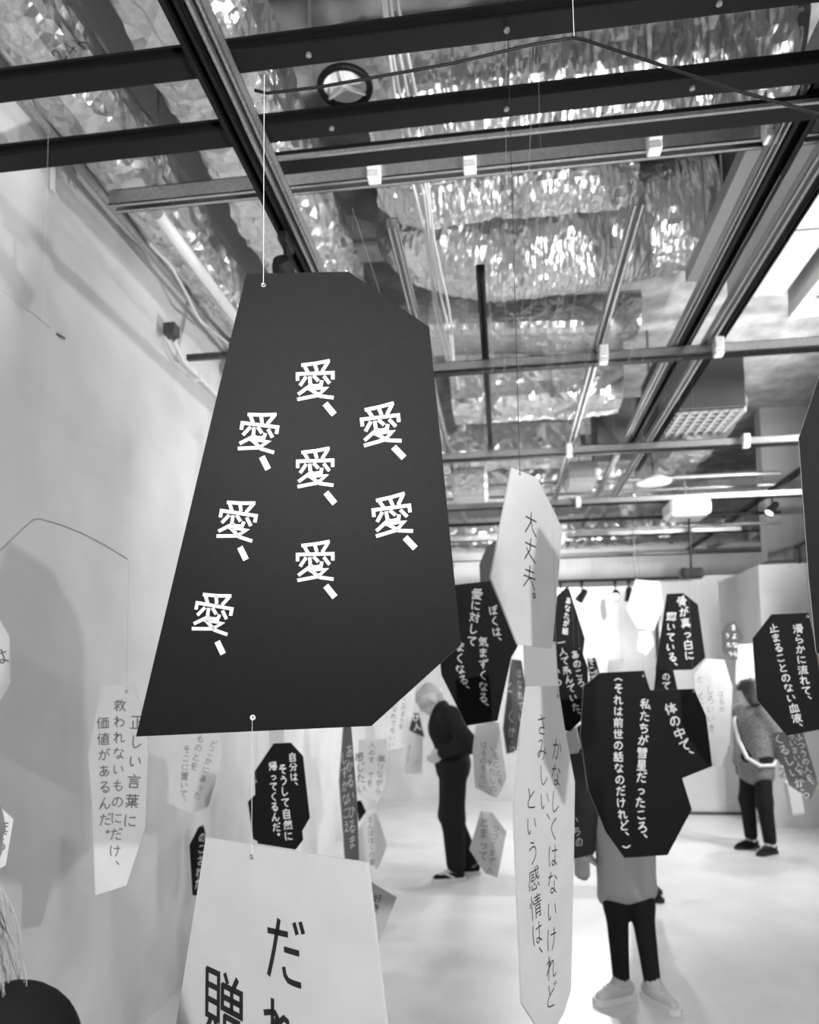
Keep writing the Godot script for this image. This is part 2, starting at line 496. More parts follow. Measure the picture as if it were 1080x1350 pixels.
func ceiling_rails() -> void:
	var gb := "black steel cross beams"
	for q in [[39.0, "black beam crossing in front of the thick silver duct"], [143.0, "black beam crossing just above the lighting track"]]:
		var p := on_height(665, q[0], 3.37)
		var s := Shape.new()
		var len := 7.69
		s.box(Vector3(0, 0.0, 0), Vector3(len, 0.008, 0.072)); s.box(Vector3(0, 0.036, 0), Vector3(len, 0.008, 0.072)); s.box(Vector3(0, 0.018, 0.0), Vector3(len, 0.036, 0.05))
		var t := thing("ceiling_beam", q[1], "beam", Vector3(2.1, 3.374, p.z), Basis(), gb)
		part("girder", s, M.black_metal, t)
		for k in 4:
			var b := Shape.new()
			b.lathe(Vector3(-2.6 + k * 0.55, -0.004, 0.0), Basis(Vector3.RIGHT, PI), PackedVector2Array([Vector2(0.008, 0), Vector2(0.008, 0.006), Vector2(0, 0.006)]), 8)
			part("bolt", b, M.zinc, t)
	var gc := "steel cross rails of the ceiling grid"
	var gd := "steel rails running down the room"
	# lighting track right under the second beam
	var tr := on_height(665, 186, 3.53)
	var t2 := thing("lighting_track", "black lighting track with a bright edge under the black beam", "track", Vector3(1.15, 3.535, tr.z))
	var s2 := Shape.new()
	s2.box(Vector3(0, 0, 0), Vector3(4.1, 0.04, 0.07))
	part("housing", s2, M.black_metal, t2)
	s2 = Shape.new()
	s2.box(Vector3(0, -0.012, 0.04), Vector3(4.1, 0.014, 0.012))
	part("edge_strip", s2, M.steel, t2)
	third_z = on_height(665, 224, 3.615).z
	cross(224, 3.615, WALL_X + 0.16, 4.6, 0.06, 0.065, M.steel, "cross_rail", "steel cross rail reaching the left wall under the foil ducts", gc, [-1.395, 4.4])
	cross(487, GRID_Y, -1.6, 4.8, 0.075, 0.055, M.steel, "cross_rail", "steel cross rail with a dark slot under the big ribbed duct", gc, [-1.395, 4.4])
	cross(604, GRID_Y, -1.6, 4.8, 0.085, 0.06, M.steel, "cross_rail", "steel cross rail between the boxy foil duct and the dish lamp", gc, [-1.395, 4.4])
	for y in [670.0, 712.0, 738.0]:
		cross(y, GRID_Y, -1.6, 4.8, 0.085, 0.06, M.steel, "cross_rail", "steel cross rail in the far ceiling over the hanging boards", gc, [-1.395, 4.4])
	# rails that run down the room
	deep(221, 0, 3.306, 0.2, 11.0, 0.05, 0.06, M.black_metal, "deep_rail", "black rail passing under both black beams", gd, [])
	deep(253, 0, 3.316, 0.2, 11.0, 0.04, 0.05, M.zinc, "deep_rail", "steel rail side by side with the black rail", gd, [])
	deep(519, 310, 3.562, 2.95, 11.0, 0.045, 0.045, M.steel, "deep_rail", "thin steel rail passing the bent end of the ribbed duct", gd, [])
	deep(826, 330, 3.562, 2.95, 11.0, 0.05, 0.045, M.steel, "deep_rail", "thin steel rail crossing in front of the ribbed duct", gd, [])
	deep(637, 420, 3.562, 3.35, 6.2, 0.042, 0.04, M.black_metal, "deep_rail", "short black rail ending under the ribbed duct", gd, [])
	deep(968, 300, 3.562, 2.4, 11.0, 0.035, 0.05, M.steel, "deep_rail", "steel rail left of the black right hand rail", gd, [])
	deep(986, 300, 3.562, 2.2, 6.4, 0.075, 0.05, M.black_metal, "deep_rail", "black rail between two steel rails beside the white box", gd, [])
	deep(1028, 300, 3.562, 2.4, 11.0, 0.05, 0.045, M.steel, "deep_rail", "steel rail right of the black right hand rail", gd, [])
	deep(1047, 300, 3.562, 2.4, 7.0, 0.03, 0.045, M.black_metal, "deep_rail", "narrow black rail under the white box", gd, [])
	deep(950, 697, 3.562, 4.6, 12.0, 0.05, 0.05, M.black_metal, "deep_rail", "black rail that carries a black spot lamp", gd, [])
	var hand := on_height(1015, 736, 3.16)
	var t3 := thing("wall_rail", "dark rail on short posts over the far right partition", "rail", Vector3(hand.x, 3.16, -8.4))
	s2 = Shape.new()
	s2.tube(PackedVector3Array([Vector3(0, 0, 2.2), Vector3(0, 0, -1.6)]), 0.022, 8)
	part("tube", s2, M.dark_paint, t3)
	for k in 3:
		s2 = Shape.new()
		s2.tube(PackedVector3Array([Vector3(0, 0, 1.3 - k), Vector3(0, -0.33, 1.3 - k)]), 0.016, 6)
		part("post", s2, M.dark_paint, t3)
	for q in [[367, 240, 3.6], [620, 208, 3.6], [1008, 182, 3.6], [497, 238, 3.6], [858, 208, 3.6]]:
		clamp_at(Vector3(on_depth(q[0], q[1], -third_z).x, q[2] + 0.045, third_z + 0.066))
	for q in [[944, 0], [794, 0], [975, 1], [746, 1], [756, 2]]:
		clamp_at(Vector3(on_depth(q[0], 500, -rail_z[q[1]]).x, GRID_Y + 0.03, rail_z[q[1]] + 0.075))
	# cross pipes far off
	for q in [[640.0, 3.64, 0.02], [690.0, 3.38, 0.02], [703.0, 3.46, 0.016], [655.0, 3.66, 0.018]]:
		var p2 := on_height(665, q[0], q[1])
		var s3 := Shape.new()
		s3.tube(PackedVector3Array([Vector3(-1.6, q[1], p2.z), Vector3(on_depth(1030, q[0], -p2.z).x, q[1], p2.z)]), q[2], 8)
		solo("cross_pipe", s3, M.black_metal if q[1] < 3.4 else M.zinc, "thin pipe crossing under the far ceiling", "pipe", "thin far pipes")

# ------------------------------------------------------------------ other things in the ceiling
func ceiling_fittings() -> void:
	# conduit and cable along the left wall
	var s := Shape.new()
	var x := WALL_X + 0.08
	s.tube(PackedVector3Array([Vector3(x + 0.02, 3.7, 0.5), Vector3(x + 0.02, 3.7, -9.5)]), 0.016, 8)
	solo("wall_conduit", s, M.zinc, "long thin conduit under the duct along the left wall", "conduit")
	s = Shape.new()
	var c2 := on_height(262, 360, 3.68)
	s.tube(PackedVector3Array([Vector3(c2.x, 3.70, -2.9), Vector3(c2.x, 3.7, -9.0)]), 0.03, 10)
	solo("water_pipe", s, M.white_paint, "pale pipe slung below the wide foil duct", "pipe")
	s = Shape.new()
	var pts := PackedVector3Array()
	var cur := Curve3D.new()
	for q in pixels("196,320 226,352 246,388 262,420 285,440 300,452"):
		cur.add_point(on_side(q.x, q.y, WALL_X + 0.14))
	for k in 30: pts.append(cur.sample_baked(cur.get_baked_length() * k / 29.0, true))
	s.tube(pts, 0.008, 6)
	solo("loose_cable", s, M.cable, "pale cable sagging below the duct by the left wall", "cable")
	var jb := on_side(226, 436, WALL_X + 0.04)
	var t := thing("junction_box", "dark junction box high on the left wall with a pipe", "junction box", jb)
	s = Shape.new(); s.box(Vector3.ZERO, Vector3(0.07, 0.07, 0.07), Basis(), 0.008)
	part("box", s, M.dark_paint, t)
	s = Shape.new()
	s.tube(PackedVector3Array([Vector3(0, -0.04, -0.03), Vector3(0.0, -0.1, -0.15), Vector3(0, -0.12, -2.2)]), 0.013, 8)
	part("pipe", s, M.white_paint, t)
	s = Shape.new(); s.bar(Vector3(0.0, -0.06, -0.2), Vector3(0.55, -0.06, -0.2), 0.03, 0.03)
	part("bracket", s, M.dark_paint, t)
	for k in 2:
		s = Shape.new(); s.box(Vector3(0.0, -0.11, -0.35 - k * 0.4), Vector3(0.04, 0.04, 0.03), Basis(), 0.004)
		part("pipe_clip", s, M.white_plastic, t)
	# small hook on the partition edge
	s = Shape.new()
	var hk := on_side(76, 441, WALL_X)
	s.tube(PackedVector3Array([hk + Vector3(-0.01, 0.004, 0.02), hk + Vector3(0.01, -0.004, -0.01), hk + Vector3(0.012, -0.004, -0.03)]), 0.004, 6)
	solo("wall_hook", s, M.dark_paint, "tiny dark hook at the top edge of left partition", "hook")
	s = Shape.new(); var tape := on_side(69, 236, WALL_X + 0.01)
	s.box(tape, Vector3(0.006, 0.1, 0.035))
	solo("tape_strip", s, M.white_plastic, "white strip of tape on the upper left wall corner", "tape")
	# ring shaped fitting
	var ring_at := on_height(455, 115, 3.72)
	t = thing("ring_fitting", "black ring with a bright glass face and Y shaped spokes", "ceiling fitting", ring_at)
	s = Shape.new(); s.ring(Vector3.ZERO, Basis(), 0.088, 0.012, 32, 10)
	part("rim", s, M.black_metal, t)
	s = Shape.new(); s.lathe(Vector3.ZERO, Basis(), PackedVector2Array([Vector2(0, 0.035), Vector2(0.06, 0.03), Vector2(0.085, 0.0)]), 28)
	part("reflector", s, M.white_paint, t)
	for k in 3:
		s = Shape.new()
		var d := Vector3(cos(TAU * k / 3 + PI / 2), 0, sin(TAU * k / 3 + PI / 2))
		s.bar(Vector3.ZERO, d * 0.085, 0.008, 0.012)
		part("spoke", s, M.white_paint, t)
	s = Shape.new(); s.tube(PackedVector3Array([Vector3(-0.11, 0, 0), Vector3(-0.13, 0.1, 0), Vector3(-0.13, 1.17, 0)]), 0.006, 6)
	part("stem", s, M.zinc, t)
	# bundle of cables down the room
	for k in 4:
		var c := on_height(512 + k * 8, 60, 3.85 + 0.015 * (k % 2))
		s = Shape.new()
		var line := PackedVector3Array()
		for i in 16:
			line.append(Vector3(c.x + 0.012 * sin(i * 1.3 + k), c.y + 0.01 * cos(i * 0.9 + k * 2.0), -1.6 - i * 0.32))
		s.tube(line, 0.0065, 6)
		solo("ceiling_cable", s, M.cable, "pale cable in the bundle passing the ring fitting", "cable", "bundle of pale cables")
	# grey tray and white box on the right
	var ga := on_height(958, 300, 3.78)
	t = thing("cable_tray", "pale grey flat tray left of the black right hand rail", "tray", Vector3(ga.x, 3.8, -3.4))
	s = Shape.new(); s.box(Vector3.ZERO, Vector3(0.13, 0.012, 1.25))
	part("tray_floor", s, M.white_paint, t)
	for k in [-1, 1]:
		s = Shape.new(); s.box(Vector3(0.065 * k, 0.03, 0), Vector3(0.008, 0.07, 1.25))
		part("tray_side", s, M.zinc, t)
	for k in 2:
		s = Shape.new(); s.tube(PackedVector3Array([Vector3(0, 0, -0.15 - 0.3 * k), Vector3(0, 1.1, -0.15 - 0.3 * k)]), 0.005, 6)
		part("hanger_rod", s, M.zinc, t)
	var wb := on_height(978, 396, 3.8)
	t = thing("white_duct_box", "large white duct box behind the right hand rails", "duct", Vector3(wb.x + 0.08, 4.06, wb.z + 0.85))
	s = Shape.new(); s.box(Vector3.ZERO, Vector3(0.32, 0.5, 1.7), Basis(), 0.01)
	part("casing", s, M.white_paint, t)
	s = Shape.new(); s.box(Vector3(0, -0.252, -0.2), Vector3(0.3, 0.006, 0.012))
	part("seam", s, M.zinc, t)
	var ac := on_height(1030, 418, 3.72)
	t = thing("air_conditioner", "white ceiling cassette with a recessed grey vent beyond the white box", "air conditioner", Vector3(ac.x + 0.54, 3.74, ac.z + 0.33))
	s = Shape.new(); s.box(Vector3(0, 0.15, 0), Vector3(1.0, 0.25, 0.66), Basis(), 0.01)
	part("casing", s, M.white_paint, t)
	s = Shape.new()
	for k in [-1, 1]:
		s.box(Vector3(0, 0, 0.3 * k), Vector3(1.0, 0.06, 0.06)); s.box(Vector3(0.47 * k, 0, 0), Vector3(0.06, 0.06, 0.54))
	part("frame", s, M.white_plastic, t)
	for k in 5:
		s = Shape.new(); s.box(Vector3(0, 0.012, -0.2 + k * 0.1), Vector3(0.86, 0.006, 0.07), Basis(Vector3.RIGHT, 0.4))
		part("louvre", s, M.grey_paint, t)
	# dark box with a perforated underside
	var da := on_depth(868, 553, 5.6); var db := on_depth(985, 548, 5.6)
	t = thing("vent_box", "dark ventilation box with a perforated pale underside", "vent", Vector3((da.x + db.x) / 2, da.y + 0.045, -5.6))
	s = Shape.new(); s.box(Vector3(0, 0.24, -0.3), Vector3(db.x - da.x, 0.44, 0.6), Basis(), 0.006)
	part("casing", s, M.dark_paint, t)
	for k in 7:
		s = Shape.new(); s.box(Vector3(0, 0.006, -0.04 - k * 0.085), Vector3(db.x - da.x - 0.02, 0.012, 0.04))
		part("grille_bar", s, M.grey_paint, t)
	for k in 9:
		s = Shape.new(); s.box(Vector3((k - 4) * 0.075, -0.004, -0.3), Vector3(0.028, 0.01, 0.58))
		part("grille_bar", s, M.grey_paint, t)
	# flat dish lamp
	var dl := on_depth(862, 637, 6.9)
	t = thing("dish_lamp", "flat pale round dish hanging on a short stem", "lamp", dl)
	s = Shape.new(); s.lathe(Vector3.ZERO, Basis(), PackedVector2Array([Vector2(0, -0.015), Vector2(0.1, -0.012), Vector2(0.155, 0.0), Vector2(0.16, 0.012), Vector2(0.1, 0.05), Vector2(0.03, 0.07), Vector2(0, 0.07)]), 32)
	part("dish", s, M.white_plastic, t)
	s = Shape.new(); s.tube(PackedVector3Array([Vector3(0, 0.06, 0), Vector3(0, 4.9 - dl.y, 0)]), 0.012, 8)
	part("stem", s, M.dark_paint, t)
	# dark box above the dish
	t = thing("plenum_box", "dark metal box above the round dish lamp", "air box", dl + Vector3(-0.12, 0.62, -0.29))
	s = Shape.new(); s.box(Vector3.ZERO, Vector3(0.75, 0.5, 0.4), Basis(), 0.01)
	part("body", s, M.dark_paint, t)
	s = Shape.new(); s.box(Vector3(0, -0.24, 0.21), Vector3(0.77, 0.03, 0.03))
	part("flange", s, M.zinc, t)
	# white boxes and dark gear in the far ceiling
	var gear := [[620, 640, 6.9, 0.34, 0.26, "pale foil wrapped box left of the white slanted board", M.foil_worn], [765, 628, 7.0, 0.3, 0.2, "pale metal box between the far deep rails", M.zinc], [905, 672, 8.0, 0.42, 0.18, "pale dome shaped unit beyond the dish lamp", M.white_paint], [700, 705, 9.4, 0.9, 0.2, "long pale box near the end of the ceiling", M.white_paint]]
	for q in gear:
		var p := on_depth(q[0], q[1], q[2])
		t = thing("ceiling_unit", q[5], "ceiling unit", p)
		s = Shape.new(); s.box(Vector3.ZERO, Vector3(q[3], q[4], 0.4), Basis(), 0.03)
		part("casing", s, q[6], t)
		s = Shape.new(); s.box(Vector3(0, -q[4] * 0.5 - 0.006, 0), Vector3(q[3] * 0.8, 0.012, 0.3))
		part("cover", s, M.grey_paint, t)
		s = Shape.new(); s.tube(PackedVector3Array([Vector3(0, q[4] / 2, 0), Vector3(0, (3.84 if q[0] == 905 else 4.9) - p.y, 0)]), 0.008, 6)
		part("hanger_rod", s, M.zinc, t)
	# speaker
	var sp := on_depth(912, 756, -rail_z[2])
	t = thing("hanging_speaker", "small black speaker box hanging near the end wall", "speaker", sp)
	s = Shape.new(); s.box(Vector3.ZERO, Vector3(0.24, 0.115, 0.14), Basis(), 0.02)
	part("cabinet", s, M.black_plastic, t)
	s = Shape.new(); s.tube(PackedVector3Array([Vector3(0, 0.05, 0), Vector3(0, GRID_Y - 0.008 - sp.y, 0)]), 0.012, 8)
	part("bracket", s, M.black_metal, t)

# ------------------------------------------------------------------ lamps
func spot(at: Vector3, aim: Vector3, energy: float, label: String, cone := 55.0) -> void:
	var t := thing("spot_lamp", label, "spot lamp", at, Basis(), "black track spot lamps")
	var s := Shape.new()
	s.box(Vector3(0, 0.0, 0), Vector3(0.035, 0.035, 0.11), Basis(), 0.004)
	part("adapter", s, M.black_plastic, t)
	s = Shape.new(); s.tube(PackedVector3Array([Vector3(0, -0.01, 0), Vector3(0, -0.12, 0)]), 0.01, 8)
	part("stem", s, M.black_plastic, t)
	var d := (aim - at - Vector3(0, -0.15, 0)).normalized()
	var side := Vector3.UP.cross(d).normalized()
	if side.length() < 0.1: side = Vector3.RIGHT
	var b := Basis(side, d, side.cross(d))
	var c := Vector3(0, -0.15, 0)
	s = Shape.new()
	s.lathe(c, b, PackedVector2Array([Vector2(0, -0.09), Vector2(0.03, -0.085), Vector2(0.04, -0.06), Vector2(0.045, 0.0), Vector2(0.055, 0.08), Vector2(0.05, 0.08), Vector2(0.045, 0.06)]), 20)
	part("head", s, M.black_plastic, t)
	s = Shape.new(); s.lathe(c, b, PackedVector2Array([Vector2(0, 0.062), Vector2(0.046, 0.062), Vector2(0.046, 0.058), Vector2(0, 0.058)]), 20)
	part("lens", s, M.lamp, t)
	var l := SpotLight3D.new()
	l.name = "beam"
	l.light_energy = energy; l.spot_range = 20.0; l.spot_attenuation = 2.0; l.spot_angle = cone; l.spot_angle_attenuation = 0.9
	l.light_size = 0.05; l.shadow_enabled = true
	t.add_child(l, true)
	l.position = c + d * 0.09
	l.basis = Basis.looking_at(d, Vector3.UP if absf(d.y) < 0.98 else Vector3.BACK)
func uplight(at: Vector3, aim: Vector3, energy: float, label: String, cone: float) -> void:    # unseen floor lamp, added to brighten the foil ducts from below
	var t := thing("added_uplight", label, "added lamp", at)
	var s := Shape.new()
	s.lathe(Vector3.ZERO, Basis(), PackedVector2Array([Vector2(0, 0), Vector2(0.14, 0), Vector2(0.14, 0.02), Vector2(0.02, 0.03), Vector2(0, 0.03)]), 24)
	part("foot", s, M.black_metal, t)
	s = Shape.new(); s.tube(PackedVector3Array([Vector3(0, 0.02, 0), Vector3(0, 0.2, 0)]), 0.012, 8)
	part("post", s, M.black_metal, t)
	var c := Vector3(0, 0.28, 0)
	var d := (aim - at - c).normalized()
	var side := Vector3.FORWARD.cross(d).normalized()
	var b := Basis(side, d, side.cross(d))
	s = Shape.new()
	s.lathe(c, b, PackedVector2Array([Vector2(0, -0.09), Vector2(0.06, -0.08), Vector2(0.09, 0.0), Vector2(0.1, 0.09), Vector2(0.094, 0.09), Vector2(0.085, 0.06)]), 24)
	part("head", s, M.black_plastic, t)
	s = Shape.new(); s.lathe(c, b, PackedVector2Array([Vector2(0, 0.062), Vector2(0.086, 0.062), Vector2(0.086, 0.058), Vector2(0, 0.058)]), 24)
	part("lens", s, M.lamp, t)
	var l := SpotLight3D.new()
	l.name = "beam"
	l.light_energy = energy; l.spot_range = 20.0; l.spot_attenuation = 2.0; l.spot_angle = cone; l.spot_angle_attenuation = 0.9
	l.light_size = 0.1; l.shadow_enabled = true
	t.add_child(l, true)
	l.position = c + d * 0.1
	l.basis = Basis.looking_at(d, Vector3.BACK)
func lamps() -> void:
	var lr := on_height(221, 0, 3.306).x
	spot(Vector3(lr, 3.288, lr * 960.0 / 294.0), Vector3(-1.0, 1.0, -6.5), 4.0, "black spot lamp over the big black board")
	var rr := on_height(950, 697, 3.562).x
	spot(Vector3(rr, 3.544, -rr * 960.0 / 343.0), Vector3(0.3, 0.3, -7.0), 9.0, "black spot lamp hanging from the right hand black rail")
	var tz := 9.0
	var y := on_depth(765, 768, tz).y
	var t := thing("lighting_track", "black lighting track along the end wall", "track", Vector3(1.0, y + 0.02, -tz))
	var s := Shape.new(); s.box(Vector3.ZERO, Vector3(2.6, 0.035, 0.04), Basis(), 0.003)
	part("housing", s, M.black_metal, t)
	for k in 2:
		s = Shape.new(); s.tube(PackedVector3Array([Vector3(-1 + 1.6 * k, 0, 0), Vector3(-1 + 1.6 * k, 4.9 - y - 0.02, 0)]), 0.008, 6)
		part("hanger_rod", s, M.zinc, t)
	var k2 := 0
	for px in [739, 767, 811, 829]:
		spot(Vector3(on_depth(px, 768, tz).x, y - 0.01, -tz), Vector3(-1.4 + 1.0 * k2, 0.6, -10.0 if k2 % 2 else -5.5), 2.5 if k2 % 2 else 9.0, "black spot lamp on the end wall track", 60.0)
		k2 += 1
	# unseen tracks and lamps added for fill; the left wall lamp is inferred
	t = thing("lighting_track", "added black side lighting track running down the right of the room", "track", Vector3(4.0, 3.47, -3.6))
	s = Shape.new(); s.box(Vector3.ZERO, Vector3(0.04, 0.04, 9.6), Basis(), 0.003)
	part("housing", s, M.black_metal, t)
	t = thing("lighting_track", "added black rear lighting track crossing behind the viewer", "track", Vector3(1.6, 3.2, 1.7))
	s = Shape.new(); s.box(Vector3.ZERO, Vector3(5.0, 0.04, 0.04), Basis(), 0.003)
	part("housing", s, M.black_metal, t)
	for k in 2:
		s = Shape.new(); s.tube(PackedVector3Array([Vector3(-0.6 + 2.4 * k, 0, 0), Vector3(-0.6 + 2.4 * k, 1.7, 0)]), 0.008, 6)
		part("hanger_rod", s, M.zinc, t)
	spot(Vector3(4.0, 3.432, -2.2), Vector3(-1.6, 0.9, -4.2), 6.0, "black spot lamp on the side track aimed at the left wall", 40.0)
	spot(Vector3(4.0, 3.432, -5.0), Vector3(0.2, 0.0, -7.6), 28.0, "added black spot lamp on the side track aimed at the middle floor", 42.0)  # added to lift the floor farther down the room
	spot(Vector3(4.0, 3.432, -5.8), Vector3(0.0, 0.2, -9.4), 16.0, "added black spot lamp on the side track aimed at the end wall", 30.0)  # added fill for the far end
	spot(Vector3(-0.7, 3.162, 1.7), Vector3(0.0, 1.0, -1.6), 19.0, "added black spot lamp on the rear track facing the boards", 36.0)  # added front light for the near boards
	spot(Vector3(2.9, 3.162, 1.7), Vector3(0.2, 1.2, -2.0), 22.0, "added black spot lamp on the rear track facing the handwritten boards", 36.0)  # added front light for boards turned to the right
	uplight(Vector3(3.5, 0, -2.6), Vector3(0.3, 4.2, -4.3), 58.0, "added black floor uplight aimed at the ribbed duct", 32.0)
	uplight(Vector3(3.5, 0, -4.9), Vector3(0.9, 4.3, -7.2), 40.0, "added black floor uplight aimed at the far ceiling", 40.0)
	uplight(Vector3(1.5, 0, 0.7), Vector3(-0.6, 4.2, -1.4), 72.0, "added black floor uplight behind the viewer aimed at the near ducts", 27.0)
	spot(Vector3(4.0, 3.432, -3.6), Vector3(1.2, 4.6, -4.6), 20.0, "added black spot lamp on the side track turned up at the ribbed duct", 60.0)  # this and the next upturned spots are added to brighten the ceiling
	spot(Vector3(4.0, 3.432, -6.2), Vector3(1.4, 4.6, -7.6), 26.0, "added black spot lamp on the side track turned up at the far ducts", 42.0)
	spot(Vector3(4.0, 3.432, -4.3), Vector3(0.6, 4.5, -10.0), 40.0, "added black spot lamp on the side track turned up at the last ducts", 32.0)
	for k in 2:  # added pair, hidden behind boards, brightens the upper back wall
		spot(Vector3(0.0 - 0.3 * k, y - 0.01, -tz), Vector3(-0.6 + 3.0 * k, 4.3, -12.4), 22.0, "added black spot lamp on the end track turned up at the back wall", 60.0)

# ------------------------------------------------------------------ bent wire arms of the mobiles
func wire(px: String, z: float, r: float, m: Material, label: String, hang: Vector2) -> void:
	var pts := PackedVector3Array()
	for q in pixels(px): pts.append(on_depth(q.x, q.y, z))
	var o := pts[pts.size() / 2]
	var t := thing("mobile_arm", label, "wire", o)
	var s := Shape.new()
	var loc := PackedVector3Array()
	for p in pts: loc.append(p - o)
	s.tube(loc, r, 8)
	part("rod", s, m, t)
	s = Shape.new()
	var h := on_depth(hang.x, hang.y, z) - o
	s.tube(PackedVector3Array([h, Vector3(h.x, (3.368 if z < 1.5 else 3.935) - o.y, h.z)]), 0.0006 if z < 1.5 else 0.0003, 5)
	part("string", s, M.string_white, t)
func mobiles() -> void:
	wire("336,119 352,123 420,115 600,83 700,59 742,52 757,50 772,53 860,82 980,122 1070,147 1130,160", 1.28, 0.0028, M.black_metal, "long black bent wire arm over the big black board", Vector2(757, 50))
	wire("-30,752 0,726 30,697 44,685 52,684 80,692 110,704 140,720 168,737", 2.0, 0.0024, M.grey_paint, "thin grey bent wire arm in front of the left wall", Vector2(48, 683))

